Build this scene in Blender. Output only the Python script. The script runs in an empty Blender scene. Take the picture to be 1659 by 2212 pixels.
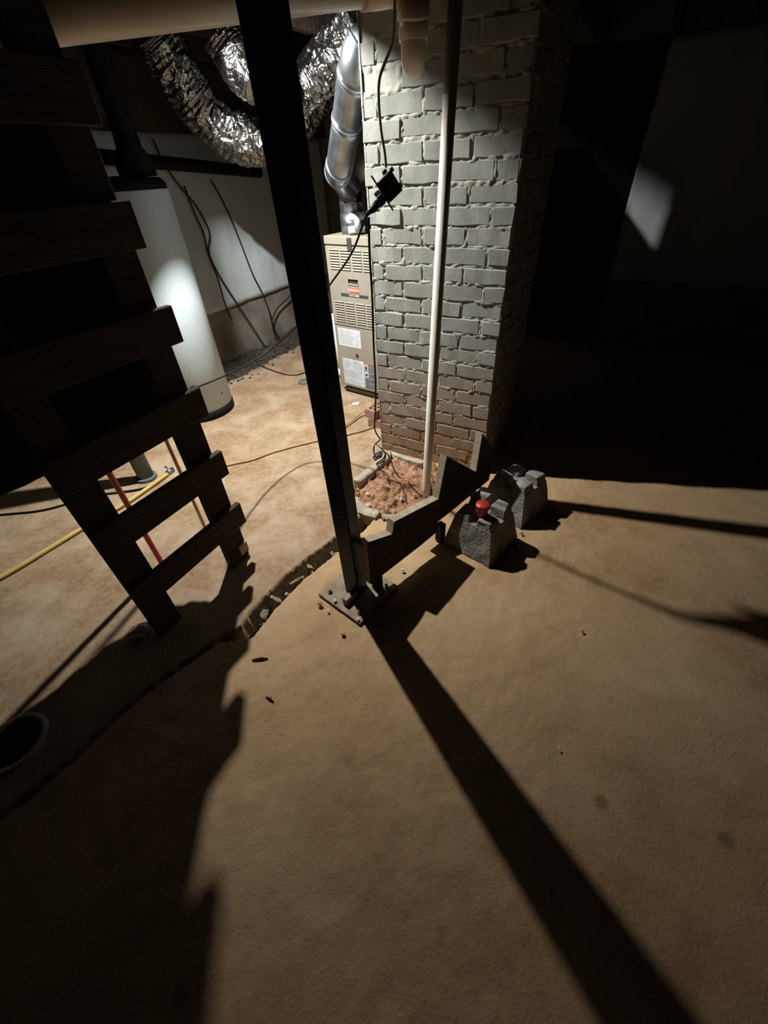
import bpy, bmesh, math, random
import numpy as np
from mathutils import Matrix, Vector

# ------------------------------------------------------------------ camera
IMG_W, IMG_H, FPX, CAM_H = 1659, 2212, 880.0, 1.4
sc = bpy.context.scene
COL = sc.collection
_vp = np.array([895 - IMG_W / 2, 2150 - IMG_H / 2, FPX])
_up = -_vp / np.linalg.norm(_vp)
_f = np.array([0, 0, 1.0])
_yw = _f - _f.dot(_up) * _up
_yw /= np.linalg.norm(_yw)
RC = np.stack([np.cross(_yw, _up), _yw, _up])            # camera axes -> world
camd = bpy.data.cameras.new('camera')
camd.sensor_fit = 'HORIZONTAL'
camd.sensor_width = 36.0
camd.lens = FPX / IMG_W * 36.0
camd.clip_start = 0.02
cam = bpy.data.objects.new('camera', camd)
COL.objects.link(cam)
Mx = Matrix.Identity(4)
for i in range(3):
    Mx[i][0] = RC[i, 0]
    Mx[i][1] = -RC[i, 1]
    Mx[i][2] = -RC[i, 2]
    Mx[i][3] = (0, 0, CAM_H)[i]
cam.matrix_world = Mx
sc.camera = cam

# ------------------------------------------------------------------ light, world, exposure
LAMP = Vector((-0.75, 2.27, 2.14))                        # bulb up in a joist bay
world = bpy.data.worlds.new('world')
sc.world = world
world.use_nodes = True
world.node_tree.nodes['Background'].inputs[0].default_value = (0.6, 0.7, 0.8, 1)
world.node_tree.nodes['Background'].inputs[1].default_value = 0.0
ld = bpy.data.lights.new('bulb_light', 'SPOT')
ld.energy = 435
ld.color = (1.0, 0.985, 0.94)
ld.shadow_soft_size = 0.02
ld.spot_size = math.radians(178)
ld.spot_blend = 1.0
lo = bpy.data.objects.new('bulb_light', ld)
lo.location = LAMP
lo.rotation_euler = Vector((0.16, 0.88, -1.72)).to_track_quat('-Z', 'Y').to_euler()
COL.objects.link(lo)
sc.view_settings.view_transform = 'Standard'
sc.view_settings.look = 'None'
sc.view_settings.exposure = 0.0
sc.view_settings.gamma = 1.0
sc.view_settings.use_curve_mapping = False

random.seed(5)
rng = np.random.default_rng(7)

# ------------------------------------------------------------------ coordinates
E1 = np.array([math.cos(math.radians(-30)), math.sin(math.radians(-30))])   # along the chimney front
E2 = np.array([0.5, math.cos(math.radians(30))])                            # along the joists
ROT = math.radians(-30)


def W(a, b, z=0.0):
    p = a * E1 + b * E2
    return (float(p[0]), float(p[1]), float(z))


def ab(p):
    return float(p[0] * E1[0] + p[1] * E1[1]), float(p[0] * E2[0] + p[1] * E2[1])


def ray(px, py):
    return RC @ np.array([px - IMG_W / 2, py - IMG_H / 2, FPX])


def G(px, py, z=0.0):                                      # point at height z seen at a photo pixel
    d = ray(px, py)
    t = (z - CAM_H) / d[2]
    return (float(d[0] * t), float(d[1] * t), float(z))


def P(px, py, D):                                          # point at horizontal distance D
    d = ray(px, py)
    t = D / math.hypot(d[0], d[1])
    return (float(d[0] * t), float(d[1] * t), float(CAM_H + d[2] * t))


# ------------------------------------------------------------------ materials
def nodes_of(name, rough=0.8, metal=0.0, spec=0.3):
    m = bpy.data.materials.new(name)
    m.use_nodes = True
    nt = m.node_tree
    b = nt.nodes['Principled BSDF']
    b.inputs['Roughness'].default_value = rough
    b.inputs['Metallic'].default_value = metal
    b.inputs['Specular IOR Level'].default_value = spec
    return m, nt, b


def noise_mat(name, c1, c2, scale=8, rough=0.8, metal=0.0, spec=0.3, bump=0.2, bscale=60, detail=5, dist=0.01, lo=0.35, hi=0.65,
              stretch=(1, 1, 1)):
    m, nt, b = nodes_of(name, rough, metal, spec)
    N, L = nt.nodes, nt.links
    tc = N.new('ShaderNodeTexCoord')
    mp = N.new('ShaderNodeMapping')
    mp.inputs['Scale'].default_value = stretch
    L.new(tc.outputs['Object'], mp.inputs[0])
    n = N.new('ShaderNodeTexNoise')
    n.inputs['Scale'].default_value = scale
    n.inputs['Detail'].default_value = detail
    L.new(mp.outputs[0], n.inputs['Vector'])
    r = N.new('ShaderNodeValToRGB')
    r.color_ramp.elements[0].position = lo
    r.color_ramp.elements[1].position = hi
    r.color_ramp.elements[0].color = (*c1, 1)
    r.color_ramp.elements[1].color = (*c2, 1)
    L.new(n.outputs['Fac'], r.inputs[0])
    L.new(r.outputs[0], b.inputs['Base Color'])
    if bump > 0:
        n2 = N.new('ShaderNodeTexNoise')
        n2.inputs['Scale'].default_value = bscale
        n2.inputs['Detail'].default_value = 4
        L.new(mp.outputs[0], n2.inputs['Vector'])
        bp = N.new('ShaderNodeBump')
        bp.inputs['Strength'].default_value = bump
        bp.inputs['Distance'].default_value = dist
        L.new(n2.outputs['Fac'], bp.inputs['Height'])
        L.new(bp.outputs[0], b.inputs['Normal'])
    return m


M = {}
M['black_steel'] = noise_mat('black_steel', (.003, .0035, .005), (.007, .007, .009), 14, .38, 0, .22, .12, 90)
M['wood_dark'] = noise_mat('old_wood', (.028, .019, .012), (.062, .043, .028), 6, .85, 0, .2, .35, 30, stretch=(1, 1, 9))
M['wood_slat'] = noise_mat('slat_wood', (.028, .019, .012), (.07, .05, .033), 6, .85, 0, .2, .35, 30, stretch=(12, 1.2, 12))
M['wood_lit'] = noise_mat('lit_wood', (.34, .275, .19), (.46, .385, .28), 6, .85, 0, .2, .3, 40, stretch=(3, 3, 9))
M['wood_shaded'] = noise_mat('shaded_board', (.05, .035, .022), (.10, .072, .046), 6, .9, 0, .15, .3, 40, stretch=(3, 3, 9))  # stringer faces, darkened with their shade in the colour
M['wood_joist'] = noise_mat('joist_wood', (.03, .021, .014), (.07, .05, .034), 5, .9, 0, .15, .3, 30)
M['near_black'] = noise_mat('near_black_matt', (.0025, .002, .002), (.006, .004, .003), 4, .95, 0, .05, .15, 30)  # near black; carries the shade of the back wall panel
M['paint_white'] = noise_mat('tank_enamel', (.43, .50, .53), (.48, .55, .58), 3, .45, 0, .35, .03, 30)
M['tank_black'] = noise_mat('tank_black', (.003, .003, .004), (.007, .007, .007), 12, .7, 0, .12, .2, 40)
M['fitting'] = noise_mat('fitting', (.36, .36, .37), (.42, .42, .43), 9, .5, 0, .3, .05)
M['pvc'] = noise_mat('pvc', (.62, .58, .50), (.72, .69, .61), 7, .42, 0, .45, .06, 60)
M['pvc_drain'] = noise_mat('drain_pvc', (.50, .43, .34), (.58, .51, .41), 5, .33, 0, .5, .04, 30)
M['galv'] = noise_mat('galvanised', (.24, .27, .30), (.38, .41, .44), 16, .34, .95, .5, .08, 40)
M['furnace'] = noise_mat('furnace_paint', (.215, .195, .155), (.25, .23, .185), 5, .6, 0, .3, .05, 60)
M['furnace_dk'] = noise_mat('furnace_gap', (.02, .018, .016), (.05, .045, .04), 9, .8)
M['label_white'] = noise_mat('label_white', (.46, .49, .52), (.54, .57, .60), 30, .6, bump=0)
M['label_grey'] = noise_mat('label_grey', (.10, .10, .11), (.16, .16, .17), 30, .6, bump=0)
M['ink'] = noise_mat('ink', (.03, .03, .035), (.05, .05, .055), 30, .6, bump=0)
M['ink_pale'] = noise_mat('ink_pale', (.36, .37, .39), (.44, .45, .47), 30, .6, bump=0)
M['badge_red'] = noise_mat('badge_red', (.42, .06, .045), (.50, .09, .06), 30, .5, bump=0)
M['letter_pale'] = noise_mat('letter_pale', (.72, .66, .55), (.78, .72, .62), 30, .5, bump=0)
M['orange'] = noise_mat('orange_print', (.40, .13, .04), (.46, .16, .05), 30, .6, bump=0)
M['concrete'] = noise_mat('grey_concrete', (.16, .155, .14), (.29, .28, .25), 14, .95, 0, .15, .6, 70)
M['concrete_pale'] = noise_mat('pale_concrete', (.27, .235, .18), (.40, .35, .275), 12, .95, 0, .15, .5, 60)
M['plate'] = noise_mat('dusty_plate', (.22, .17, .115), (.34, .27, .19), 14, .8, 0, .3, .4, 60)
M['red'] = noise_mat('red_plastic', (.36, .020, .018), (.42, .03, .025), 8, .4, 0, .5, .03, 50)
M['red_pole'] = noise_mat('red_pole', (.50, .012, .015), (.58, .02, .02), 8, .4, 0, .5, .03, 50)
M['cord_black'] = noise_mat('black_rubber', (.005, .005, .005), (.010, .010, .009), 20, .6, 0, .2, .0)
M['cord_grey'] = noise_mat('grey_cable', (.44, .42, .37), (.54, .52, .46), 20, .6, 0, .3, .0)
M['hose_yellow'] = noise_mat('yellow_hose', (.42, .30, .09), (.52, .39, .13), 9, .5, 0, .4, .05)
M['hose_tan'] = noise_mat('tan_cord', (.32, .20, .09), (.42, .28, .13), 9, .6, 0, .3, .05)
M['grey_post'] = noise_mat('grey_post', (.09, .10, .10), (.13, .14, .14), 9, .6, 0, .3, .1)
M['box_steel'] = noise_mat('box_steel', (.05, .05, .048), (.09, .088, .08), 20, .5, .3, .4, .1)
M['brick_red'] = noise_mat('clay_brick', (.20, .12, .085), (.30, .19, .14), 20, .95, 0, .15, .5, 60)
M['stone'] = noise_mat('stone', (.36, .27, .19), (.52, .42, .32), 25, .95, 0, .15, .5, 60)
M['stone_white'] = noise_mat('pale_chip', (.55, .52, .46), (.68, .65, .58), 25, .9, 0, .2, .3, 60)
M['rubble'] = noise_mat('rubble', (.13, .10, .075), (.30, .25, .19), 30, .95, 0, .15, .6, 60)
M['rubble_dark'] = noise_mat('dark_gravel', (.025, .021, .018), (.075, .062, .05), 40, .95, 0, .1, .6, 60)
M['twig'] = noise_mat('twig', (.03, .02, .012), (.06, .04, .025), 20, .9)
M['pit_black'] = noise_mat('pit_black', (.004, .004, .004), (.008, .008, .008), 9, .6)
M['rim'] = noise_mat('pit_rim', (.30, .26, .21), (.40, .35, .29), 12, .6)
M['clear_plastic'] = noise_mat('crumpled_film', (.50, .48, .44), (.62, .60, .56), 12, .2, 0, .6, .1)
M['clear_plastic'].node_tree.nodes['Principled BSDF'].inputs['Transmission Weight'].default_value = .55


def soil_mat():
    m, nt, b = nodes_of('red_soil', .97, 0, .1)
    N, L = nt.nodes, nt.links
    tc = N.new('ShaderNodeTexCoord')
    n = N.new('ShaderNodeTexNoise')
    n.inputs['Scale'].default_value = 22
    n.inputs['Detail'].default_value = 8
    L.new(tc.outputs['Object'], n.inputs['Vector'])
    r = N.new('ShaderNodeValToRGB')
    e = r.color_ramp.elements
    e[0].position, e[0].color = .3, (.20, .098, .055, 1)
    e[1].position, e[1].color = .7, (.42, .25, .155, 1)
    L.new(n.outputs['Fac'], r.inputs[0])
    L.new(r.outputs[0], b.inputs['Base Color'])
    bp = N.new('ShaderNodeBump')
    bp.inputs['Strength'].default_value = .6
    bp.inputs['Distance'].default_value = .012
    n2 = N.new('ShaderNodeTexNoise')
    n2.inputs['Scale'].default_value = 90
    n2.inputs['Detail'].default_value = 6
    L.new(tc.outputs['Object'], n2.inputs['Vector'])
    L.new(n2.outputs['Fac'], bp.inputs['Height'])
    L.new(bp.outputs[0], b.inputs['Normal'])
    return m


M['soil'] = soil_mat()


def floor_mat():
    m, nt, b = nodes_of('dusty_slab', .92, 0, .16)
    N, L = nt.nodes, nt.links
    tc = N.new('ShaderNodeTexCoord')

    def noise(scale, detail=6, rough=.55, dist=0.0):
        n = N.new('ShaderNodeTexNoise')
        n.inputs['Scale'].default_value = scale
        n.inputs['Detail'].default_value = detail
        n.inputs['Roughness'].default_value = rough
        n.inputs['Distortion'].default_value = dist
        L.new(tc.outputs['Object'], n.inputs['Vector'])
        return n

    def ramp(src, p0, p1, c0=(0, 0, 0), c1=(1, 1, 1)):
        r = N.new('ShaderNodeValToRGB')
        r.color_ramp.elements[0].position, r.color_ramp.elements[0].color = p0, (*c0, 1)
        r.color_ramp.elements[1].position, r.color_ramp.elements[1].color = p1, (*c1, 1)
        L.new(src, r.inputs[0])
        return r

    def mix(fac, a, bb):
        x = N.new('ShaderNodeMix')
        x.data_type = 'RGBA'
        if isinstance(fac, float):
            x.inputs[0].default_value = fac
        else:
            L.new(fac, x.inputs[0])
        for s, v in ((6, a), (7, bb)):
            if isinstance(v, tuple):
                x.inputs[s].default_value = (*v, 1)
            else:
                L.new(v, x.inputs[s])
        return x.outputs[2]

    big = ramp(noise(1.1, 5, .6).outputs['Fac'], .38, .64)
    mid = ramp(noise(4.2, 7, .62, .4).outputs['Fac'], .40, .66)
    fine = ramp(noise(34, 7, .7).outputs['Fac'], .35, .7)
    at = N.new('ShaderNodeAttribute')                       # slab on the furnace side of the joint is greyer
    at.attribute_name = 'slab'
    base = mix(big.outputs[0], (.30, .175, .082), (.53, .375, .215))
    base = mix(mid.outputs[0], base, (.42, .275, .145))
    grey = mix(mid.outputs[0], (.195, .122, .07), (.345, .272, .19))
    base = mix(at.outputs['Fac'], base, grey)
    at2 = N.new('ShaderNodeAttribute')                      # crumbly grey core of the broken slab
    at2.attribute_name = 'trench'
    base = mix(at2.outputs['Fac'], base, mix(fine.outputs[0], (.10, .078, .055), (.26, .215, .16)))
    f2 = N.new('ShaderNodeMath')
    f2.operation = 'MULTIPLY'
    f2.inputs[1].default_value = .5
    L.new(fine.outputs[0], f2.inputs[0])
    base = mix(f2.outputs[0], base, (.47, .34, .205))
    # dark drip spots
    v = N.new('ShaderNodeTexVoronoi')
    v.inputs['Scale'].default_value = 3.4
    L.new(tc.outputs['Object'], v.inputs['Vector'])
    vr = ramp(v.outputs['Distance'], .035, .085, (1, 1, 1), (0, 0, 0))
    vm = N.new('ShaderNodeMath')
    vm.operation = 'MULTIPLY'
    vm.inputs[1].default_value = .55
    L.new(vr.outputs[0], vm.inputs[0])
    base = mix(vm.outputs[0], base, (.10, .058, .034))
    # rusty stains and scattered grit
    rust = ramp(noise(2.6, 6, .6, .8).outputs['Fac'], .58, .74)
    rm = N.new('ShaderNodeMath')
    rm.operation = 'MULTIPLY'
    rm.inputs[1].default_value = .45
    L.new(rust.outputs[0], rm.inputs[0])
    base = mix(rm.outputs[0], base, (.235, .12, .06))
    v2 = N.new('ShaderNodeTexVoronoi')
    v2.inputs['Scale'].default_value = 17
    v2.inputs['Randomness'].default_value = 1
    L.new(tc.outputs['Object'], v2.inputs['Vector'])
    g1 = ramp(v2.outputs['Distance'], .05, .16, (1, 1, 1), (0, 0, 0))
    g2 = ramp(noise(3.1, 3).outputs['Fac'], .50, .62)
    gm = N.new('ShaderNodeMath')
    gm.operation = 'MULTIPLY'
    L.new(g1.outputs[0], gm.inputs[0])
    L.new(g2.outputs[0], gm.inputs[1])
    gm2 = N.new('ShaderNodeMath')
    gm2.operation = 'MULTIPLY'
    gm2.inputs[1].default_value = .5
    L.new(gm.outputs[0], gm2.inputs[0])
    base = mix(gm2.outputs[0], base, (.13, .075, .04))
    L.new(base, b.inputs['Base Color'])
    bp = N.new('ShaderNodeBump')
    bp.inputs['Strength'].default_value = .5
    bp.inputs['Distance'].default_value = .006
    add = N.new('ShaderNodeMath')
    add.operation = 'ADD'
    L.new(noise(26, 7, .65).outputs['Fac'], add.inputs[0])
    L.new(noise(120, 4, .6).outputs['Fac'], add.inputs[1])
    L.new(add.outputs[0], bp.inputs['Height'])
    L.new(bp.outputs[0], b.inputs['Normal'])
    return m


M['floor'] = floor_mat()


def brick_mat(name, ca, cb, stain):
    """grey painted masonry; soil splash-up along the lowest courses"""
    m, nt, b = nodes_of(name, .85, 0, .22)
    N, L = nt.nodes, nt.links
    g = N.new('ShaderNodeNewGeometry')
    n = N.new('ShaderNodeTexNoise')
    n.inputs['Scale'].default_value = 9
    n.inputs['Detail'].default_value = 6
    L.new(g.outputs['Position'], n.inputs['Vector'])
    r = N.new('ShaderNodeValToRGB')
    r.color_ramp.elements[0].position, r.color_ramp.elements[0].color = .35, (*ca, 1)
    r.color_ramp.elements[1].position, r.color_ramp.elements[1].color = .65, (*cb, 1)
    L.new(n.outputs['Fac'], r.inputs[0])
    n3 = N.new('ShaderNodeTexNoise')
    n3.inputs['Scale'].default_value = 5
    n3.inputs['Detail'].default_value = 5
    L.new(g.outputs['Position'], n3.inputs['Vector'])
    sx = N.new('ShaderNodeSeparateXYZ')
    L.new(g.outputs['Position'], sx.inputs[0])
    mr = N.new('ShaderNodeMapRange')
    mr.inputs[1].default_value, mr.inputs[2].default_value = .02, .70
    mr.inputs[3].default_value, mr.inputs[4].default_value = 1.05, .0
    L.new(sx.outputs[2], mr.inputs[0])
    mu = N.new('ShaderNodeMath')
    mu.operation = 'MULTIPLY'
    L.new(mr.outputs[0], mu.inputs[0])
    L.new(n3.outputs['Fac'], mu.inputs[1])
    mu2 = N.new('ShaderNodeMath')
    mu2.operation = 'MULTIPLY'
    mu2.use_clamp = True
    mu2.inputs[1].default_value = stain
    L.new(mu.outputs[0], mu2.inputs[0])
    mx = N.new('ShaderNodeMix')
    mx.data_type = 'RGBA'
    L.new(mu2.outputs[0], mx.inputs[0])
    L.new(r.outputs[0], mx.inputs[6])
    mx.inputs[7].default_value = (.27, .175, .105, 1)
    L.new(mx.outputs[2], b.inputs['Base Color'])
    bp = N.new('ShaderNodeBump')
    bp.inputs['Strength'].default_value = .25
    bp.inputs['Distance'].default_value = .004
    n2 = N.new('ShaderNodeTexNoise')
    n2.inputs['Scale'].default_value = 60
    n2.inputs['Detail'].default_value = 5
    L.new(g.outputs['Position'], n2.inputs['Vector'])
    L.new(n2.outputs['Fac'], bp.inputs['Height'])
    L.new(bp.outputs[0], b.inputs['Normal'])
    return m


M['brick'] = brick_mat('painted_brick', (.215, .224, .203), (.285, .294, .268), 1.9)
M['mortar'] = brick_mat('painted_mortar', (.27, .27, .24), (.37, .37, .33), 1.6)


def foil_mat():
    m, nt, b = nodes_of('foil', .26, 1.0, .5)
    N, L = nt.nodes, nt.links
    b.inputs['Base Color'].default_value = (.30, .30, .29, 1)
    tc = N.new('ShaderNodeTexCoord')
    v = N.new('ShaderNodeTexVoronoi')
    v.inputs['Scale'].default_value = 15
    mp = N.new('ShaderNodeMapping')
    mp.inputs['Scale'].default_value = (1, 1, 1)
    L.new(tc.outputs['Object'], mp.inputs[0])
    L.new(mp.outputs[0], v.inputs['Vector'])
    n = N.new('ShaderNodeTexNoise')
    n.inputs['Scale'].default_value = 13
    n.inputs['Detail'].default_value = 2
    n.inputs['Distortion'].default_value = 1.5
    L.new(mp.outputs[0], n.inputs['Vector'])
    ad = N.new('ShaderNodeMath')
    ad.operation = 'ADD'
    L.new(v.outputs['Distance'], ad.inputs[0])
    L.new(n.outputs['Fac'], ad.inputs[1])
    bp = N.new('ShaderNodeBump')
    bp.inputs['Strength'].default_value = .9
    bp.inputs['Distance'].default_value = .03
    L.new(ad.outputs[0], bp.inputs['Height'])
    L.new(bp.outputs[0], b.inputs['Normal'])
    return m


M['foil'] = foil_mat()
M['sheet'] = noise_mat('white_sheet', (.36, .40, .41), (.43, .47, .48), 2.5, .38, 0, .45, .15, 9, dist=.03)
M['sheet_shaded'] = noise_mat('shaded_sheet', (.26, .28, .28), (.34, .36, .36), 2.5, .5, 0, .2, .15, 9, dist=.03)  # darker copy of the sheet, the back wall's shade put into it
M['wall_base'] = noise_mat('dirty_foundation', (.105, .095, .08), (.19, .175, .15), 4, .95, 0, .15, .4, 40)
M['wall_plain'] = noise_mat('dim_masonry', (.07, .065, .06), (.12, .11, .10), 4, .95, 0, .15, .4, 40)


# ------------------------------------------------------------------ mesh helpers
def new_mesh(name, verts, faces, mat=None, smooth=False):
    me = bpy.data.meshes.new(name)
    me.from_pydata([tuple(map(float, v)) for v in verts], [], faces)
    me.update()
    if mat is not None:
        me.materials.append(mat)
    if smooth:
        for p in me.polygons:
            p.use_smooth = True
    return me


class MB:
    """collects simple shapes and links them as ONE mesh object"""

    def __init__(self):
        self.v, self.f, self.s = [], [], []

    def add(self, verts, faces, smooth=False):
        o = len(self.v)
        self.v += [tuple(map(float, x)) for x in verts]
        for f in faces:
            self.f.append(tuple(i + o for i in f))
            self.s.append(smooth)
        return self

    def box(self, lo, hi, fn=None):
        x0, y0, z0 = lo
        x1, y1, z1 = hi
        vs = [(x0, y0, z0), (x1, y0, z0), (x1, y1, z0), (x0, y1, z0), (x0, y0, z1), (x1, y0, z1), (x1, y1, z1), (x0, y1, z1)]
        if fn:
            vs = [fn(*v) for v in vs]
        return self.add(vs, [(0, 3, 2, 1), (4, 5, 6, 7), (0, 1, 5, 4), (1, 2, 6, 5), (2, 3, 7, 6), (3, 0, 4, 7)])

    def prism(self, poly, z0, z1, fn=None):
        n = len(poly)
        vs = [(x, y, z0) for x, y in poly] + [(x, y, z1) for x, y in poly]
        if fn:
            vs = [fn(*v) for v in vs]
        fs = [tuple(range(n))[::-1], tuple(range(n, 2 * n))]
        fs += [(i, (i + 1) % n, n + (i + 1) % n, n + i) for i in range(n)]
        return self.add(vs, fs)

    def tube(self, pts, rad, seg=12, cap=True, wob=0.0, ridges=0, cinch=0.0):
        pts = [np.array(p, float) for p in pts]
        n = len(pts)
        rads = rad if hasattr(rad, '__len__') else [rad] * n
        tang = []
        for i in range(n):
            t = pts[min(i + 1, n - 1)] - pts[max(i - 1, 0)]
            tang.append(t / (np.linalg.norm(t) + 1e-12))
        ref = np.array([0, 0, 1.0]) if abs(tang[0][2]) < .9 else np.array([1.0, 0, 0])
        u = ref - ref.dot(tang[0]) * tang[0]
        u /= np.linalg.norm(u)
        vs = []
        for i in range(n):
            u = u - u.dot(tang[i]) * tang[i]
            u /= np.linalg.norm(u)
            w = np.cross(tang[i], u)
            for k in range(seg):
                a = 2 * math.pi * k / seg
                r = rads[i]
                if wob:
                    r *= 1 + wob * (rng.random() - .5)
                if cinch:
                    r *= 1 - cinch * (0.5 + 0.5 * math.cos(i * math.pi)) * (0.7 + 0.6 * rng.random())
                vs.append(pts[i] + r * (math.cos(a) * u + math.sin(a) * w))
        fs = []
        for i in range(n - 1):
            for k in range(seg):
                fs.append((i * seg + k, i * seg + (k + 1) % seg, (i + 1) * seg + (k + 1) % seg, (i + 1) * seg + k))
        o = len(self.v)
        self.add(vs, fs, True)
        if cap:
            self.f.append(tuple(o + k for k in range(seg))[::-1])
            self.s.append(False)
            self.f.append(tuple(o + (n - 1) * seg + k for k in range(seg)))
            self.s.append(False)
        return self

    def lathe(self, prof, seg=32, c=(0, 0, 0), scallop=0.0, lobes=8, smooth=True):
        vs = []
        for r, z in prof:
            for k in range(seg):
                a = 2 * math.pi * k / seg
                rr = r * (1 + scallop * math.cos(lobes * a))
                vs.append((c[0] + rr * math.cos(a), c[1] + rr * math.sin(a), c[2] + z))
        fs = []
        for i in range(len(prof) - 1):
            for k in range(seg):
                fs.append((i * seg + k, i * seg + (k + 1) % seg, (i + 1) * seg + (k + 1) % seg, (i + 1) * seg + k))
        o = len(self.v)
        self.add(vs, fs, smooth)
        self.f.append(tuple(o + k for k in range(seg))[::-1])
        self.s.append(False)
        self.f.append(tuple(o + (len(prof) - 1) * seg + k for k in range(seg)))
        self.s.append(False)
        return self

    def rock(self, c, r, sq=(1, 1, 1), sub=1, jag=.35, seed=None):
        rr = np.random.default_rng(seed if seed is not None else rng.integers(1 << 30))
        bm = bmesh.new()
        bmesh.ops.create_icosphere(bm, subdivisions=sub, radius=1)
        vs = [np.array(v.co) * (1 + jag * (rr.random() - .5)) for v in bm.verts]
        fs = [tuple(v.index for v in f.verts) for f in bm.faces]
        bm.free()
        a = rr.random() * 6.28
        ca, sa = math.cos(a), math.sin(a)
        out = []
        for v in vs:
            x, y, z = v[0] * r * sq[0], v[1] * r * sq[1], v[2] * r * sq[2]
            out.append((c[0] + ca * x - sa * y, c[1] + sa * x + ca * y, c[2] + z))
        return self.add(out, fs)

    def build(self, name, mat, parent=None, bevel=0.0, loc=None, rot=0.0, seg=1):
        """verts are in world space; moved to the parent's frame, or to loc when top-level"""
        vs = np.array(self.v, float)
        if parent is not None:
            inv = np.array(WM[parent.name].inverted())
        elif loc is not None:
            inv = np.array((Matrix.Translation(loc) @ Matrix.Rotation(rot, 4, 'Z')).inverted())
        else:
            inv = np.eye(4)
        vs = vs @ inv[:3, :3].T + inv[:3, 3]
        me = bpy.data.meshes.new(name)
        me.from_pydata([tuple(v) for v in vs], [], self.f)
        me.polygons.foreach_set('use_smooth', self.s)
        me.update()
        bm = bmesh.new()
        bm.from_mesh(me)
        bmesh.ops.recalc_face_normals(bm, faces=bm.faces)
        bm.to_mesh(me)
        bm.free()
        me.materials.append(mat)
        o = bpy.data.objects.new(name, me)
        COL.objects.link(o)
        if parent is not None:
            o.parent = parent
            WM[o.name] = WM[parent.name].copy()
        elif loc is not None:
            o.location = loc
            o.rotation_euler = (0, 0, rot)
            WM[o.name] = Matrix.Translation(loc) @ Matrix.Rotation(rot, 4, 'Z')
        else:
            WM[o.name] = Matrix.Identity(4)
        if bevel:
            bv = o.modifiers.new('bevel', 'BEVEL')
            bv.width = bevel
            bv.segments = seg
            bv.limit_method = 'ANGLE'
        return o


WM = {}


def tag(o, label, cat, group=None, kind=None):
    o['label'] = label
    o['category'] = cat
    if group:
        o['group'] = group
    if kind:
        o['kind'] = kind
    return o


def thing(name, label, cat, loc, rot=0.0, group=None, kind=None):
    o = bpy.data.objects.new(name, None)
    o.empty_display_size = .1
    COL.objects.link(o)
    o.location = loc
    o.rotation_euler = (0, 0, rot)
    WM[o.name] = Matrix.Translation(loc) @ Matrix.Rotation(rot, 4, 'Z')
    return tag(o, label, cat, group, kind)


def struct(o):
    o['kind'] = 'structure'
    return o


def smooth_path(pts, n=10):
    """Catmull-Rom through the points"""
    p = [np.array(q, float) for q in pts]
    p = [2 * p[0] - p[1]] + p + [2 * p[-1] - p[-2]]
    out = []
    for i in range(1, len(p) - 2):
        for k in range(n):
            t = k / n
            out.append(.5 * (2 * p[i] + (p[i + 1] - p[i - 1]) * t + (2 * p[i - 1] - 5 * p[i] + 4 * p[i + 1] - p[i + 2]) * t * t
                             + (3 * p[i] - p[i - 1] - 3 * p[i + 1] + p[i + 2]) * t ** 3))
    out.append(p[-2])
    return out


def vnoise(x, y, seed=0):
    """smooth value noise on arrays"""
    xi, yi = np.floor(x).astype(np.int64), np.floor(y).astype(np.int64)
    xf, yf = x - xi, y - yi

    def h(i, j):
        k = (i * 374761393 + j * 668265263 + seed * 974711) & 0xffffffff
        k = ((k ^ (k >> 13)) * 1274126177) & 0xffffffff
        return ((k ^ (k >> 16)) & 0xffff) / 65535.0
    u, v = xf * xf * (3 - 2 * xf), yf * yf * (3 - 2 * yf)
    return (h(xi, yi) * (1 - u) + h(xi + 1, yi) * u) * (1 - v) + (h(xi, yi + 1) * (1 - u) + h(xi + 1, yi + 1) * u) * v


def fbm(x, y, s, seed, octv=4):
    o, a, t = 0, 1, 0
    for k in range(octv):
        o = o + a * (vnoise(x * s, y * s, seed + k) - .5)
        t += a
        a *= .5
        s *= 2.03
    return o / t


def inside(poly, x, y):
    c = np.zeros(x.shape, bool)
    n = len(poly)
    for i in range(n):
        x0, y0 = poly[i]
        x1, y1 = poly[(i + 1) % n]
        if y0 == y1:
            continue
        hit = ((y0 > y) != (y1 > y)) & (x < (x1 - x0) * (y - y0) / (y1 - y0) + x0)
        c ^= hit
    return c


def seg_dist(pts, x, y):
    """distance to a polyline and signed side"""
    best = np.full(x.shape, 1e9)
    side = np.zeros(x.shape)
    along = np.zeros(x.shape)
    acc = 0
    for (x0, y0), (x1, y1) in zip(pts[:-1], pts[1:]):
        dx, dy = x1 - x0, y1 - y0
        L2 = dx * dx + dy * dy
        t = np.clip(((x - x0) * dx + (y - y0) * dy) / L2, 0, 1)
        qx, qy = x0 + t * dx, y0 + t * dy
        d = np.hypot(x - qx, y - qy)
        s = np.sign(dx * (y - y0) - dy * (x - x0))
        m = d < best
        best = np.where(m, d, best)
        side = np.where(m, s, side)
        along = np.where(m, acc + t * math.sqrt(L2), along)
        acc += math.sqrt(L2)
    return best, side, along


# ------------------------------------------------------------------ FLOOR
A0, A1, B0, B1 = -3.13, 3.4, -1.4, 4.63
CEIL = 2.26
JB = 2.0                                                     # underside of the joists

JOINT = [G(*p)[:2] for p in ((-260, 1935), (0, 1762), (150, 1640), (300, 1500), (430, 1408), (520, 1352), (560, 1302), (615, 1247), (668, 1205),
                             (735, 1152), (775, 1118), (800, 1090))]
SOIL = [G(*p)[:2] for p in ((842, 982), (800, 1008), (766, 1040), (762, 1085), (790, 1108), (830, 1120), (868, 1122), (905, 1100), (960, 1080),
                            (1010, 1050), (985, 1018), (915, 1002))]
PIT = G(30, 1606)[:2]
PIT_R = .092


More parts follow.
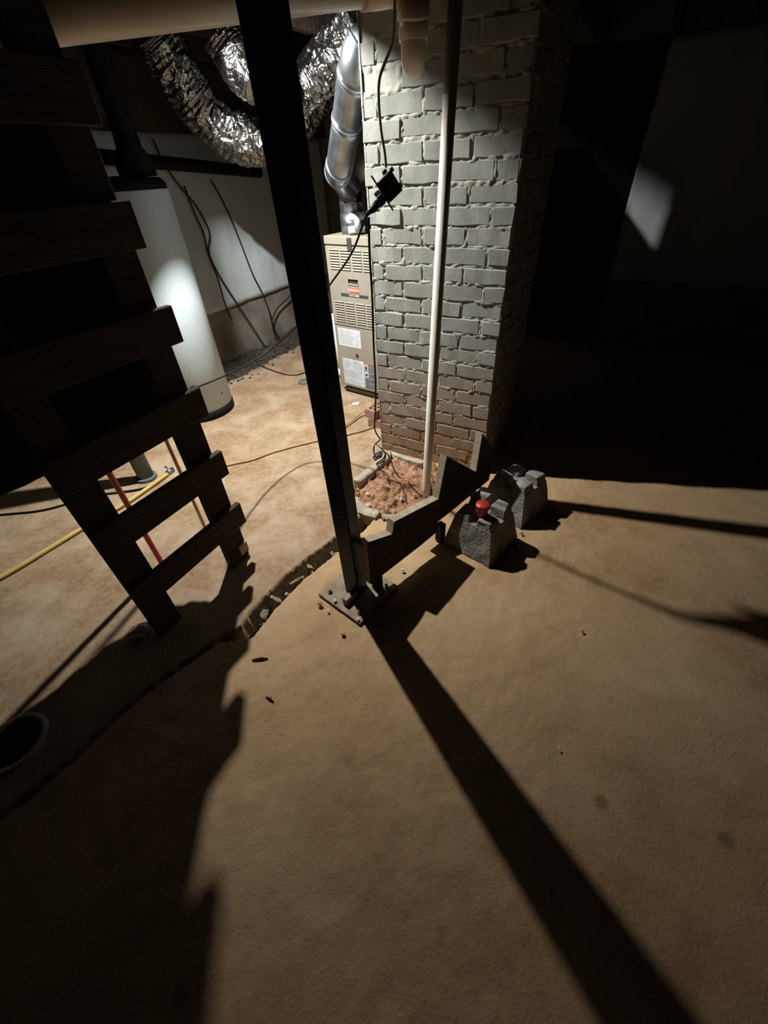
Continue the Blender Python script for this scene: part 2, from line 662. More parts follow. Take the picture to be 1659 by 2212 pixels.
def spaced(lo, hi, flo, fhi, fine, coarse):
    a = list(np.arange(lo, flo, coarse)) + list(np.arange(flo, fhi, fine)) + list(np.arange(fhi, hi, coarse)) + [hi]
    return np.array(a)


ga = spaced(A0, A1, -1.9, .2, .0068, .05)
gb = spaced(B0, B1, -.2, 2.1, .0068, .05)
AA, BB = np.meshgrid(ga, gb, indexing='ij')
FX = AA * E1[0] + BB * E2[0]
FY = AA * E1[1] + BB * E2[1]
jd, js, jal = seg_dist(JOINT, FX, FY)
wig = .012 * fbm(FX, FY, 16, 3)
# the joint: narrow crack at the left, broken open trench near the post
t0 = seg_dist(JOINT, np.array([G(520, 1352)[0]]), np.array([G(520, 1352)[1]]))[2][0]
open_ = np.clip((jal - (t0 - .10)) / .10, 0, 1)
wig = wig + .010 * fbm(FX, FY, 38, 31)
width = .013 + .066 * open_
signed = jd * js + wig                                       # + : upper (furnace-side) slab
edge_ = np.clip((.006 - signed) / .008, 0, 1)                # steep broken face under the upper slab
far_ = np.clip((-signed - .35 * width) / (.65 * width), 0, 1)  # rubble rising to the lower slab
depth = (.020 + .075 * open_) * edge_ * (1 - far_ ** 1.3)
FZ = -depth
slab = np.clip(.5 + signed / .05, 0, 1)
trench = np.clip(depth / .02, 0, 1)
FZ += .004 * fbm(FX, FY, 2.2, 11) + .0035 * fbm(FX, FY, 18, 17) * (1 + 1.6 * (slab < .5))
FZ -= .006 * (slab < .5)
FZ += np.where(depth > .004, .022 * fbm(FX, FY, 40, 23) * np.clip(depth / .03, 0, 1), 0)
insoil = inside(SOIL, FX + .015 * fbm(FX, FY, 14, 5), FY + .015 * fbm(FX, FY, 14, 8))
FZ = np.where(insoil, -.14, FZ)
na, nb = AA.shape
idx = np.arange(na * nb).reshape(na, nb)
quads = np.stack([idx[:-1, :-1], idx[1:, :-1], idx[1:, 1:], idx[:-1, 1:]], -1).reshape(-1, 4)
cx = (FX[:-1, :-1] + FX[1:, 1:]) / 2
cy = (FY[:-1, :-1] + FY[1:, 1:]) / 2
keep = (np.hypot(cx - PIT[0], cy - PIT[1]) > PIT_R - .004).reshape(-1)
quads = quads[keep]


def grid_object(name, co, quads, mat, smooth=True):
    me = bpy.data.meshes.new(name)
    me.vertices.add(len(co))
    me.vertices.foreach_set('co', co.reshape(-1).astype(np.float32))
    me.loops.add(len(quads) * 4)
    me.loops.foreach_set('vertex_index', quads.reshape(-1).astype(np.int32))
    me.polygons.add(len(quads))
    me.polygons.foreach_set('loop_start', np.arange(0, len(quads) * 4, 4, dtype=np.int32))
    me.polygons.foreach_set('use_smooth', np.full(len(quads), smooth))
    me.update(calc_edges=True)
    me.validate()
    me.materials.append(mat)
    o = bpy.data.objects.new(name, me)
    COL.objects.link(o)
    WM[o.name] = Matrix.Identity(4)
    return o


floor = struct(grid_object('floor', np.stack([FX, FY, FZ], -1).reshape(-1, 3), quads, M['floor']))
at = floor.data.attributes.new('slab', 'FLOAT', 'POINT')
slab_col = slab * np.clip((BB + .4) / .5, 0, 1)
at.data.foreach_set('value', slab.reshape(-1).astype(np.float32))
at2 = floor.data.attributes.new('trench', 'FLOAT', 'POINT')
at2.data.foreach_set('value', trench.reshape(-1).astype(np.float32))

# ------------------------------------------------------------------ WALLS, CEILING
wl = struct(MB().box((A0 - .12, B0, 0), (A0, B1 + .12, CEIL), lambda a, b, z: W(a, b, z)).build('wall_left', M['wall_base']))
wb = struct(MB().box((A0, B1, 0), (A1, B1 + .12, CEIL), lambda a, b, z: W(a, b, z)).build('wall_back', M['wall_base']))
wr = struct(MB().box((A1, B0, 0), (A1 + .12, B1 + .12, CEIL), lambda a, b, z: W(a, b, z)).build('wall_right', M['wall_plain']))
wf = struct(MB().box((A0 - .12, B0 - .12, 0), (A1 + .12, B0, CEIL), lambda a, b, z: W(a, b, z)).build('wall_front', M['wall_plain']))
ceil = struct(MB().box((A0 - .12, B0 - .12, CEIL), (A1 + .12, B1 + .12, CEIL + .05), lambda a, b, z: W(a, b, z)).build('ceiling', M['wood_joist']))
# chimney footprint (joists stop short of it)
CA0, CA1, CB0, CB1 = -1.148, -.468, 2.0, 2.62
ja = -1.54
k = 0
for i in range(-4, 12):
    a = -1.54 + i * .45
    if not (A0 + .05 < a < A1 - .1):
        continue
    spans = [(B0 + .003, B1 - .003)]
    if CA0 - .06 < a < CA1 + .02:
        spans = [(B0 + .003, CB0 - .03), (CB1 + .03, B1 - .003)]
    for s in spans:
        MB().box((a, s[0], JB), (a + .04, s[1], CEIL + .01), lambda a, b, z: W(a, b, z)).build('joist', M['wood_joist'], ceil)


# block added under the joist left of the bulb to shade the tank
MB().box((-1.99, .75, 1.862), (-1.95, 1.76, JB + .02), lambda a, b, z: W(a, b, z)).build('joist', M['wood_joist'], ceil)


# white plastic sheeting on the upper part of the wall, hung a little proud, with folds
def sheet(name, fixed, lo, hi, axis, z0, z1, sgn, label, seed, mat='sheet'):
    us = np.linspace(lo, hi, 150)
    zs = np.linspace(z0, z1, 30)
    U, Z = np.meshgrid(us, zs, indexing='ij')
    bulge = .018 + .022 * fbm(U * 1.0, Z * .5, 3.2, seed) + .012 * fbm(U, Z * .25, 9, seed + 9)
    Zb = Z + np.where(Z <= z0 + 1e-6, .03 * fbm(U, U * 0, 4, seed + 3), 0)
    off = fixed + sgn * np.maximum(bulge, .004)
    if axis == 'b':
        X, Y = off * E1[0] + U * E2[0], off * E1[1] + U * E2[1]
    else:
        X, Y = U * E1[0] + off * E2[0], U * E1[1] + off * E2[1]
    idx = np.arange(U.size).reshape(U.shape)
    q = np.stack([idx[:-1, :-1], idx[1:, :-1], idx[1:, 1:], idx[:-1, 1:]], -1).reshape(-1, 4)
    o = grid_object(name, np.stack([X, Y, Zb], -1).reshape(-1, 3), q, M[mat])
    sd = o.modifiers.new('thick', 'SOLIDIFY')
    sd.thickness = .002
    return tag(o, label, 'sheeting')


sheet('plastic_sheet', A0, .2, B1 - .06, 'b', .515, 1.665, 1,
      'white plastic sheeting hung on the far left wall behind the water heater', 41)
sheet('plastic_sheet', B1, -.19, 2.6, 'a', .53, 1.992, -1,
      'dim white sheeting on the back wall seen right of the brick chimney', 57, 'sheet_shaded')

tr = MB().box((A0 + .002, -.4, 1.66), (A0 + .06, B1 - .004, JB - .002), lambda a, b, z: W(a, b, z)).build('trim_1', M['wood_joist'])
struct(tr)
# black boards added left of that sheeting, standing in for shade
bp_ = thing('shade_panel', 'black panel added as shade on the back wall just right of the chimney', 'panel', W(-.75, B1 - .03, 0), ROT)
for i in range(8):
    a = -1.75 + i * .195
    MB().box((a, B1 - .03, .02), (a + .188, B1 - .004, 1.99), lambda a, b, z: W(a, b, z)).build('board', M['near_black'], bp_)

# ------------------------------------------------------------------ CHIMNEY
ch = thing('chimney', 'grey painted brick chimney pillar with rough mortar joints in the middle', 'chimney', W((CA0 + CA1) / 2, CB0, 0), ROT)
CH = .0715
WID = CA1 - CA0
MOD = WID / 3.4
BD = .098
ROWS = int((2.2 - .0) / CH)


def mortar_face(a0, a1, b0, b1, face):
    """irregular mortar bed just behind the brick faces"""
    if face == 'front':
        us = np.arange(a0, a1 + .004, .0072)
    else:
        us = np.arange(b0, b1 + .004, .0115)
    zs = np.arange(-.1, 2.2, .0066)
    U, Z = np.meshgrid(us, zs, indexing='ij')
    seed = {'front': 71, 'left': 83, 'right': 97}[face]
    h = .0048 + .016 * fbm(U, Z, 58, seed, 3) + .007 * fbm(U, Z, 14, seed + 5, 2)
    r_ = np.floor((Z + .02) / CH).astype(int)
    zj = np.abs((Z + .02) / CH - np.round((Z + .02) / CH)) * CH
    if face == 'front':
        cutA, cutB = np.array([0, .4, 1.4, 2.4, 3.4]) * (a1 - a0) / 3.4, np.array([0, .9, 1.9, 2.9, 3.4]) * (a1 - a0) / 3.4
        uu = U - a0
    else:
        cutA, cutB = BD + np.array([0, .2, .412, .522]), BD + np.array([0, .105, .317, .522])
        uu = U - b0
    uj = np.where(r_ % 2 == 0, np.min(np.abs(uu[..., None] - cutA), -1), np.min(np.abs(uu[..., None] - cutB), -1))
    jd_ = np.minimum(zj, uj)
    h = np.where(jd_ > .0095, np.minimum(h, .002), h)
    h = np.clip(h, -.007, .0098)
    edge = np.minimum(U - us[0], us[-1] - U)
    h = np.where(edge < .006, -.006, h)
    if face == 'front':
        A_, B_ = U, b0 + .008 - h
    elif face == 'left':
        A_, B_ = a0 + .008 - h, U
    else:
        A_, B_ = a1 - .008 + h, U
    X, Y = A_ * E1[0] + B_ * E2[0], A_ * E1[1] + B_ * E2[1]
    return np.stack([X, Y, Z], -1), U.shape


def mortar_core():
    cos, qs, off = [], [], 0
    for face in ('front', 'left', 'right'):
        co, shp = mortar_face(CA0, CA1, CB0, CB1, face)
        idx = np.arange(shp[0] * shp[1]).reshape(shp) + off
        q = np.stack([idx[:-1, :-1], idx[1:, :-1], idx[1:, 1:], idx[:-1, 1:]], -1).reshape(-1, 4)
        cos.append(co.reshape(-1, 3))
        qs.append(q)
        off += co.size // 3
    # back wall of the core
    bk = np.array([W(CA0 + .01, CB1, -.1), W(CA1 - .01, CB1, -.1), W(CA1 - .01, CB1, 2.2), W(CA0 + .01, CB1, 2.2)])
    cos.append(bk)
    qs.append(np.array([[off, off + 1, off + 2, off + 3]]))
    co = np.concatenate(cos)
    inv = np.array(WM[ch.name].inverted())
    co = co @ inv[:3, :3].T + inv[:3, 3]
    o = grid_object('mortar', co, np.concatenate(qs), M['mortar'])
    o.parent = ch
    return o


mortar_core()
BRICKS = {}


def brick_mesh(L, D, H, var):
    key = (round(L, 3), round(D, 3), var)
    if key in BRICKS:
        return BRICKS[key]
    r = np.random.default_rng(int(L * 1000) * 31 + int(D * 1000) * 7 + var)
    bm = bmesh.new()
    bmesh.ops.create_cube(bm, size=1)
    L > .1 and bmesh.ops.subdivide_edges(bm, edges=[e for e in bm.edges if abs(e.verts[0].co.x - e.verts[1].co.x) > .5], cuts=3)
    for v in bm.verts:
        v.co.x *= L
        v.co.y *= D
        v.co.z *= H
        v.co += Vector(((r.random() - .5) * .006, (r.random() - .5) * .004, (r.random() - .5) * .0065))
    bmesh.ops.bevel(bm, geom=[e for e in bm.edges if e.calc_face_angle(0) > .7], offset=.0034, segments=1, affect='EDGES')
    me = bpy.data.meshes.new('brick')
    bm.to_mesh(me)
    bm.free()
    me.materials.append(M['brick'])
    BRICKS[key] = me
    return me


def add_brick(a, b, z, L, D, turn):
    me = brick_mesh(L, D, CH - .0095, random.randrange(5))
    o = bpy.data.objects.new('brick', me)
    COL.objects.link(o)
    o.parent = ch
    ca = (CA0 + CA1) / 2
    o.location = (a - ca + (random.random() - .5) * .003, b - CB0 + (random.random() - .5) * .005, z + (random.random() - .5) * .004)
    o.rotation_euler = ((random.random() - .5) * .02, (random.random() - .5) * .022,
                        (math.pi / 2 if turn else 0) + (random.random() - .5) * .014)


for rI in range(ROWS):
    z = rI * CH + CH / 2 - .02
    cuts = [0, .4, 1.4, 2.4, 3.4] if rI % 2 == 0 else [0, .9, 1.9, 2.9, 3.4]
    for c0, c1 in zip(cuts[:-1], cuts[1:]):
        c0j, c1j = c0 * MOD, c1 * MOD
        L = c1j - c0j - .0105
        if rI >= ROWS - 7 and c0 == 0 and rI % 2:             # knocked-off corner round the flue pipe
            continue
        add_brick(CA0 + (c0j + c1j) / 2, CB0 + BD / 2, z, L, BD, False)
    run = CB1 - CB0 - BD
    sc_ = [0, .2, .412, .522] if rI % 2 == 0 else [0, .105, .317, .522]
    for c0, c1 in zip(sc_[:-1], sc_[1:]):
        add_brick(CA1 - BD / 2, CB0 + BD + (c0 + c1) / 2, z, c1 - c0 - .0125, BD, True)
        if not (1.65 < z < 1.92 and .02 < (c0 + c1) / 2 < .25):
            add_brick(CA0 + BD / 2, CB0 + BD + (c0 + c1) / 2, z, c1 - c0 - .0125, BD, True)

# ------------------------------------------------------------------ BLACK POST
pc = np.array([-.140, 1.150])
pa, pb = ab(pc)
S2 = .036
LEAN = -.012
post = thing('steel_post', 'black square steel support post standing in the foreground', 'post', W(pa, pb, 0), ROT)
q = .006
sq = [(pa - S2 + q, pb - S2), (pa + S2 - q, pb - S2), (pa + S2, pb - S2 + q), (pa + S2, pb + S2 - q), (pa + S2 - q, pb + S2), (pa - S2 + q, pb + S2),
      (pa - S2, pb + S2 - q), (pa - S2, pb - S2 + q)]
MB().prism(sq, .010, JB - .012, lambda a, b, z: (W(a, b, z)[0] + LEAN * z, W(a, b, z)[1], z)).build('shaft', M['black_steel'], post)
MB().box((pa - .06, pb - .06, JB - .012), (pa + .06, pb + .06, JB - .001), lambda a, b, z: (W(a, b, z)[0] + LEAN * z, W(a, b, z)[1], z)).build('top_plate', M['black_steel'], post)
c0, c1, c2 = (np.array(G(*p)[:2]) for p in ((688, 1285), (778, 1350), (860, 1268)))
c3 = c0 + c2 - c1
plate = MB().prism([tuple(c0), tuple(c1), tuple(c2), tuple(c3)], -.004, .010).build('base_plate', M['plate'], post, bevel=.002)
plate['label'] = 'dusty brown base plate'
for u, v in ((.15, .15), (.85, .15), (.15, .85), (.85, .85)):
    bpos = c0 + (c1 - c0) * u + (c3 - c0) * v
    MB().lathe([(.011, 0), (.011, .008), (.006, .008), (.006, .018), (.004, .019)], 6, (bpos[0], bpos[1], .010), smooth=False).build('bolt', M['plate'], post)
g0, g1 = np.array(G(744, 1300, .03)), np.array(G(772, 1268, .05))
d = (g1 - g0)[:2]
d = d / np.linalg.norm(d)
nrm = np.array([-d[1], d[0]]) * .013
MB().prism([tuple(g0[:2] - nrm), tuple(g1[:2] - nrm), tuple(g1[:2] + nrm), tuple(g0[:2] + nrm)], .012, .046).build('shim', M['plate'], post, bevel=.002)
MB().tube([W(pa + S2 + .001, pb + .01, .30), W(pa + S2 + .02, pb + .012, .30)], .014, 8).build('adjusting_bolt', M['black_steel'], post)

# ------------------------------------------------------------------ SLATTED WOODEN RACK
SA, SB = -1.262, .925                                         # slat front plane / right end
rk = thing('slatted_rack', 'tall dark wooden ladder-like rack of wide slats on two uprights at left', 'rack', W(-1.30, .43, 0), ROT)
for b0, b1 in ((.785, .895), (.378, .482)):
    u = MB()
    u.box((SA - .062, b0, 0.001), (SA - .026, b1, JB - .002), lambda a, b, z: W(a, b, z))
    u.build('upright', M['wood_dark'], rk, bevel=.003)
zb = [.192, .460, .722, .992, 1.256, 1.513, 1.775]
for i, z in enumerate(zb):
    h = .112 + (.012 if i == 0 else 0) * 0
    r0 = (random.random() - .5) * .01
    e = SB + (random.random() - .5) * .006 - (.010 if i >= 4 else 0)
    MB().box((SA - .025, .374, z), (SA, e, z + h), lambda a, b, z, r0=r0: W(a, b, z + r0 * (b - .6))).build('slat', M['wood_slat'], rk, bevel=.003)
foot = MB().box((SA - .066, .842, .03), (SA - .0625, .893, .085), lambda a, b, z: W(a, b, z))
blk = MB().box((SA - .026, .845, .03), (SA - .016, .894, .085), lambda a, b, z: W(a, b, z)).build('patch', M['wood_lit'], rk)  # lit wood on the foot, put in as a pale block
blk['label'] = 'lit patch of wood put in as pale colour low on the right upright'

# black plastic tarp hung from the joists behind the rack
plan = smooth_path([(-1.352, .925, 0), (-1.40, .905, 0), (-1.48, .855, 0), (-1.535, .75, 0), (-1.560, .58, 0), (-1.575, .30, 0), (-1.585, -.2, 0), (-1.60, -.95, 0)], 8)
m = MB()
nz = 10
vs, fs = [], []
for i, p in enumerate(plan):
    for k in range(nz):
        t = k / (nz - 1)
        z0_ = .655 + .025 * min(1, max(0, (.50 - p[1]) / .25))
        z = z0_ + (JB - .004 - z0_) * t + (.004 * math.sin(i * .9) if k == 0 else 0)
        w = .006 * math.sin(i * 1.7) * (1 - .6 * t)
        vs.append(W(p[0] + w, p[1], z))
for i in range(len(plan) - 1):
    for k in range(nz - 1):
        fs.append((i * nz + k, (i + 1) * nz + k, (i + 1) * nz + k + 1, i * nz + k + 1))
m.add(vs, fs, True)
o = m.build('tarp', M['near_black'], None, loc=W(-1.55, 0, .742))
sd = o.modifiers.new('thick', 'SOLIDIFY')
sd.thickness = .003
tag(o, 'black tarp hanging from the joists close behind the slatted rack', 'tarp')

# poles seen through the rack
MB().tube([W(-1.622, .655, .001), W(-1.622, .655, JB - .002)], .0115, 12).build('pole', M['red_pole'], None, loc=W(-1.622, .655, 0))
tag(bpy.data.objects['pole'], 'bright red thin pole standing behind the two lowest rack openings', 'pole')
MB().tube([W(-1.632, .936, .001), W(-1.632, .936, JB - .002)], .0078, 10).build('rod', M['hose_tan'], None, loc=W(-1.632, .936, 0))
tag(bpy.data.objects['rod'], 'thin brown upright rod behind the rack beside the right upright', 'rod')
gp = thing('grey_pipe', 'grey upright pipe on the floor seen through the upper rack opening', 'pipe', W(-2.33, 1.12, 0), ROT)
gc = W(-2.33, 1.12, 0)
MB().tube([(gc[0], gc[1], .0), (gc[0], gc[1], JB)], .046, 20).build('shaft', M['grey_post'], gp)
MB().tube([(gc[0], gc[1], .0), (gc[0], gc[1], .02)], .060, 20).build('flange', M['grey_post'], gp)

def wall_pt(px, py, off=.05):
    r = ray(px, py)
    t = (A0 + off) / (r[:2] @ E1)
    q = np.array([0, 0, CAM_H]) + t * r
    return tuple(float(v) for v in q)


# ------------------------------------------------------------------ WATER HEATER
tc_ = (-1.388, 3.075)
TR = .238
wh = thing('water_heater', 'tall white cylindrical water heater with black base against the left wall', 'water heater', (*tc_, 0))
MB().lathe([(TR - .012, 0), (TR + .004, .004), (TR + .004, .058), (TR - .01, .062)], 48, (*tc_, 0)).build('base_ring', M['tank_black'], wh)
MB().lathe([(TR - .006, .060), (TR, .064), (TR, 1.368), (TR - .004, 1.374)], 64, (*tc_, 0)).build('jacket', M['paint_white'], wh)
MB().lathe([(TR - .004, 1.3735), (TR - .004, 1.40), (TR - .03, 1.425), (.05, 1.44)], 48, (*tc_, 0)).build('lid', M['tank_black'], wh)
vx, vy = tc_[0] + .10, tc_[1] + .02
MB().lathe([(.10, 1.432), (.105, 1.50), (.066, 1.56), (.066, 1.60)], 24, (vx, vy, 0)).build('draft_hood', M['tank_black'], wh)
MB().tube(smooth_path([(vx, vy, 1.58), (vx, vy, 1.75), (vx, vy, 1.86), (vx, vy, JB - .004)], 6), .062, 18).build(
    'vent_stack', M['tank_black'], wh)
MB().tube([(tc_[0] - .12, tc_[1] - .09, 1.42), (tc_[0] - .12, tc_[1] - .09, 1.95)], .012, 8).build('water_pipe', M['tank_black'], wh)
tp = P(492, 852, 3.02)
MB().lathe([(.012, 0), (.012, .004)], 12, (tc_[0] + TR * .90, tc_[1] - TR * .36, .16)).build('drain_stub', M['tank_black'], wh)
MB().tube([wall_pt(150, 332, .12), wall_pt(560, 372, .12)], .038, 12).build('gas_pipe', M['tank_black'], None, loc=W(-2.86, 3.1, 1.52))
tag(bpy.data.objects['gas_pipe'], 'black horizontal pipe high on the left wall above the water heater', 'pipe')

# ------------------------------------------------------------------ FURNACE
FO = np.array([-.253, 3.21])
FU = np.array([.789, -.614])
FN = np.array([.614, .789])
FROT = math.atan2(FU[1], FU[0])


def F(u, v, z):
    p = FO + u * FU + v * FN
    return (float(p[0]), float(p[1]), float(z))


fu = thing('furnace', 'beige upright gas furnace with louvred doors beside the chimney', 'furnace', F(.18, 0, 0), FROT)
U0, U1 = -.040, .400
MB().box((U0 + .012, .05, .0), (U1 - .012, .62, .05), F).build('plinth', M['concrete'], fu, bevel=.006)
MB().box((U0 + .05, .02, .05), (U1 - .03, .60, .072), F).build('gap_rail', M['furnace_dk'], fu)
MB().box((U0, .012, .070), (U1, .66, 1.030), F).build('cabinet', M['furnace'], fu, bevel=.003)
MB().box((U0 - .004, .0, 1.034), (U1 + .004, .665, 1.082), F).build('top_cap', M['furnace'], fu, bevel=.004)


def door_with_slots(u0, u1, z0, z1, slots, name):
    """front skin with real louvre openings: strips around each slot plus tilted blades"""
    m = MB()
    zs = sorted({round(z0, 4), round(z1, 4)} | {round(s[2], 4) for s in slots} | {round(s[3], 4) for s in slots})
    us = sorted({round(u0, 4), round(u1, 4)} | {round(s[0], 4) for s in slots} | {round(s[1], 4) for s in slots})
    for i in range(len(us) - 1):
        for j in range(len(zs) - 1):
            cu, cz = (us[i] + us[i + 1]) / 2, (zs[j] + zs[j + 1]) / 2
            if any(s[0] < cu < s[1] and s[2] < cz < s[3] for s in slots):
                continue
            m.add([F(us[i], 0, zs[j]), F(us[i + 1], 0, zs[j]), F(us[i + 1], 0, zs[j + 1]), F(us[i], 0, zs[j + 1])], [(0, 1, 2, 3)])
    # rim of the door
    for a, b in (((u0, z0), (u1, z0)), ((u1, z0), (u1, z1)), ((u1, z1), (u0, z1)), ((u0, z1), (u0, z0))):
        m.add([F(a[0], 0, a[1]), F(b[0], 0, b[1]), F(b[0], .011, b[1]), F(a[0], .011, a[1])], [(0, 1, 2, 3)])
    return m.build(name, M['furnace'], fu)


def blades(slots, door):
    for s in slots:
        z0, z1 = s[2], s[3]
        MB().add([F(s[0], -.006, z0 + .000), F(s[1], -.006, z0 + .000), F(s[1], .001, z1), F(s[0], .001, z1)], [(0, 1, 2, 3)]).add(
            [F(s[0], -.006, z0), F(s[0], .001, z1), F(s[0], .001, z0)], [(0, 1, 2)]).add(
            [F(s[1], -.006, z0), F(s[1], .001, z0), F(s[1], .001, z1)], [(0, 1, 2)]).build('louvre', M['furnace'], door)


cols = ((-.005, .077), (.090, .170), (.188, .266), (.279, .358))
s1 = [(c[0], c[1], 1.006 - k * .0157 - .0072, 1.006 - k * .0157) for k in range(8) for c in cols]
hand = [(.136, .222, .817, .842)]
upper = door_with_slots(U0 + .004, U1 - .004, .538, 1.028, s1 + hand + [(c[0], c[1], .693 - k * .0162 - .0072, .693 - k * .0162) for k in range(9) for c in cols], 'upper_door')
s2 = [(c[0], c[1], .693 - k * .0162 - .0072, .693 - k * .0162) for k in range(9) for c in cols]


def hood(slots):
    """pressed lip over each slot: a small wedge above the opening"""
    for s in slots:
        t = s[3]
        MB().add([F(s[0], -.0005, t + .0055), F(s[1], -.0005, t + .0055), F(s[1], -.006, t - .001), F(s[0], -.006, t - .001), F(s[0], .001, t - .001), F(s[1], .001, t - .001)],
                 [(0, 1, 2, 3), (3, 2, 5, 4), (0, 3, 4), (1, 5, 2)]).build('louvre', M['furnace'], upper)


hood(s1 + s2)
MB().box((U0 + .002, .0105, .545), (U1 - .002, .0118, 1.026), F).build('door_backing', M['furnace_dk'], fu)
MB().box((.130, -.004, .806), (.228, .002, .815), F).build('handle', M['furnace'], upper)
lower = MB().box((U0 + .004, 0, .076), (U1 - .004, .011, .530), F).build('lower_door', M['furnace'], fu, bevel=.002)
MB().box((U0 + .002, .004, .529), (U1 - .002, .0119, .539), F).build('door_seam', M['furnace_dk'], fu)
g = F(.159, 0, .333)
MB().tube([F(.159, -.004, .333), F(.159, .002, .333)], .0135, 16).build('peep_hole', M['furnace_dk'], lower)


def lettering(txt, u, z, size, mat, parent, v=-.0035, align='CENTER'):
    c = bpy.data.curves.new('lettering', 'FONT')
    c.body = txt
    c.size = size
    c.align_x = align
    c.align_y = 'CENTER'
    c.extrude = .0004
    c.materials.append(mat)
    tmp = bpy.data.objects.new('tmp', c)
    COL.objects.link(tmp)
    me = bpy.data.meshes.new_from_object(tmp.evaluated_get(bpy.context.evaluated_depsgraph_get()))
    bpy.data.objects.remove(tmp)
    o = bpy.data.objects.new('lettering', me)
    COL.objects.link(o)
    o.parent = parent
    mw = Matrix.Translation(F(u, v, z)) @ Matrix.Rotation(FROT, 4, 'Z') @ Matrix.Rotation(math.pi / 2, 4, 'X')
    o.matrix_local = WM[parent.name].inverted() @ mw
    return o


bd = MB().box((.140, -.0025, .762), (.228, .001, .792), F).build('badge', M['badge_red'], upper)
lettering('LENNOX', .184, .777, .0245, M['letter_pale'], upper)
st = MB().box((.064, -.0025, .735), (.300, .001, .752), F).build('name_strip', M['ink'], upper)
lettering('ELITE  SERIES', .182, .7436, .0155, M['letter_pale'], upper)


def label_lines(parent, u0, u1, z0, z1, n, mat, v=-.0018, ragged=.3):
    m = MB()
    for i in range(n):
        z = z1 - (i + .5) * (z1 - z0) / n
        w = (u1 - u0) * (1 - ragged * random.random())
        m.add([F(u0, v, z - .0013), F(u0 + w, v, z - .0013), F(u0 + w, v, z + .0013), F(u0, v, z + .0013)], [(0, 1, 2, 3)])
    o = m.build('print_lines', mat, parent)
    return o


l1 = MB().box((-.008, -.001, .390), (.206, .001, .517), F).build('wiring_label', M['label_white'], lower)
label_lines(lower, .004, .150, .405, .506, 11, M['ink_pale'])
label_lines(lower, .166, .176, .41, .49, 14, M['ink_pale'], ragged=.6)
l2 = MB().box((.008, -.001, .094), (.216, .001, .296), F).build('instruction_label', M['label_white'], lower)
label_lines(lower, .014, .098, .222, .288, 9, M['ink_pale'])
label_lines(lower, .108, .205, .222, .288, 9, M['ink_pale'])
label_lines(lower, .014, .205, .150, .214, 9, M['ink_pale'])
label_lines(lower, .014, .205, .100, .142, 5, M['ink_pale'])
l3 = MB().box((.218, -.001, .094), (.330, .001, .292), F).build('warning_label', M['label_grey'], lower)
MB().box((.218, -.0016, .283), (.330, .0005, .296), F).build('warning_header', M['orange'], lower)
for z0 in (.234, .180):
    MB().box((.221, -.0018, z0), (.256, .0005, z0 + .046), F).build('pictogram', M['label_white'], lower)
    # flame and hand pictograms
    cxp, czp = .2385, z0 + .023
    if z0 > .2:
        pts = [(-.009, -.016), (-.002, -.018), (.007, -.015), (.011, -.006), (.006, .003), (.008, .013), (.0, .017), (-.004, .008), (-.010, .004), (-.012, -.006)]
    else:
        pts = [(-.012, -.010), (-.004, -.014), (.008, -.013), (.012, -.004), (.006, .0), (.011, .009), (.003, .006), (-.003, .013), (-.007, .003), (-.013, .002)]
    MB().add([F(cxp + x, -.0024, czp + y) for x, y in pts], [tuple(range(len(pts)))]).build('symbol', M['ink'], lower)
for z0 in (.262, .216, .172, .135):
    MB().box((.262, -.0016, z0), (.328, .0005, z0 + .0025), F).build('print_lines', M['ink_pale'], lower)
MB().box((U1 + .004, .03, .0), (.585, .60, 1.78), F).build('light_block', M['near_black'], fu, bevel=.004)  # two boxes added, hidden behind the chimney, to narrow light on the back wall
MB().box((U1 + .004, .15, .0), (.80, .60, 1.57), F).build('low_light_block', M['near_black'], fu, bevel=.004)
# condensate pipe along the left side
MB().tube([F(U0 - .016, .02, .60), F(U0 - .016, .02, .115)], .0105, 10).build('condensate_pipe', M['pvc'], fu)
MB().tube([F(U0 - .016, .02, .19), F(U0 - .016, .02, .12)], .0145, 10).build('pipe_coupling', M['pvc'], fu)
MB().box((U0 + .20, -.006, 1.005), (U0 + .235, .004, 1.075), F).build('switch_box', M['furnace_dk'], fu)

# white fittings on top of the furnace by the vent
ft = thing('pvc_fitting', 'small white plastic pipe fittings on top of the furnace', 'pipe fitting', F(.20, .10, 1.082))
MB().tube([F(.135, .05, 1.108), F(.215, .12, 1.112)], .022, 16).build('elbow', M['fitting'], ft)
MB().tube([F(.20, .07, 1.11), F(.20, .07, 1.19)], .021, 16).build('riser', M['fitting'], ft)
MB().tube([F(.155, .05, 1.176), F(.235, .10, 1.182)], .021, 16).build('tee', M['fitting'], ft)

# round metal vent from furnace to chimney
vb = F(.085, .16, 1.082)
VR = .073
vd = thing('vent_duct', 'shiny round galvanised vent duct rising from furnace to chimney', 'duct', vb)
p0 = np.array(vb)
pts1 = [tuple(p0), (p0[0], p0[1], 1.30)]
MB().tube([tuple(p0), (p0[0], p0[1], 1.19)], VR + .004, 28).build('collar', M['galv'], vd)
MB().tube([(p0[0], p0[1], 1.185), (p0[0], p0[1], 1.245), (p0[0], p0[1], 1.25)], [VR, VR, VR + .003], 28).build('lower_section', M['galv'], vd)
MB().tube([(p0[0], p0[1], 1.2495 + .008 * i) for i in range(9)], [VR + (.003 if i % 2 else -.002) for i in range(9)], 28).build('foil_tape', M['foil'], vd)
pA = np.array((p0[0], p0[1], 1.318))
pB = np.array(P(735, 352, 2.93))
pC = np.array(P(752, 245, 2.74))
pD = np.array(P(768, 150, 2.56))
pE = np.array(W(CA0 - .03, 2.22, 1.775))
pF = np.array(W(CA0 + .06, 2.22, 1.80))
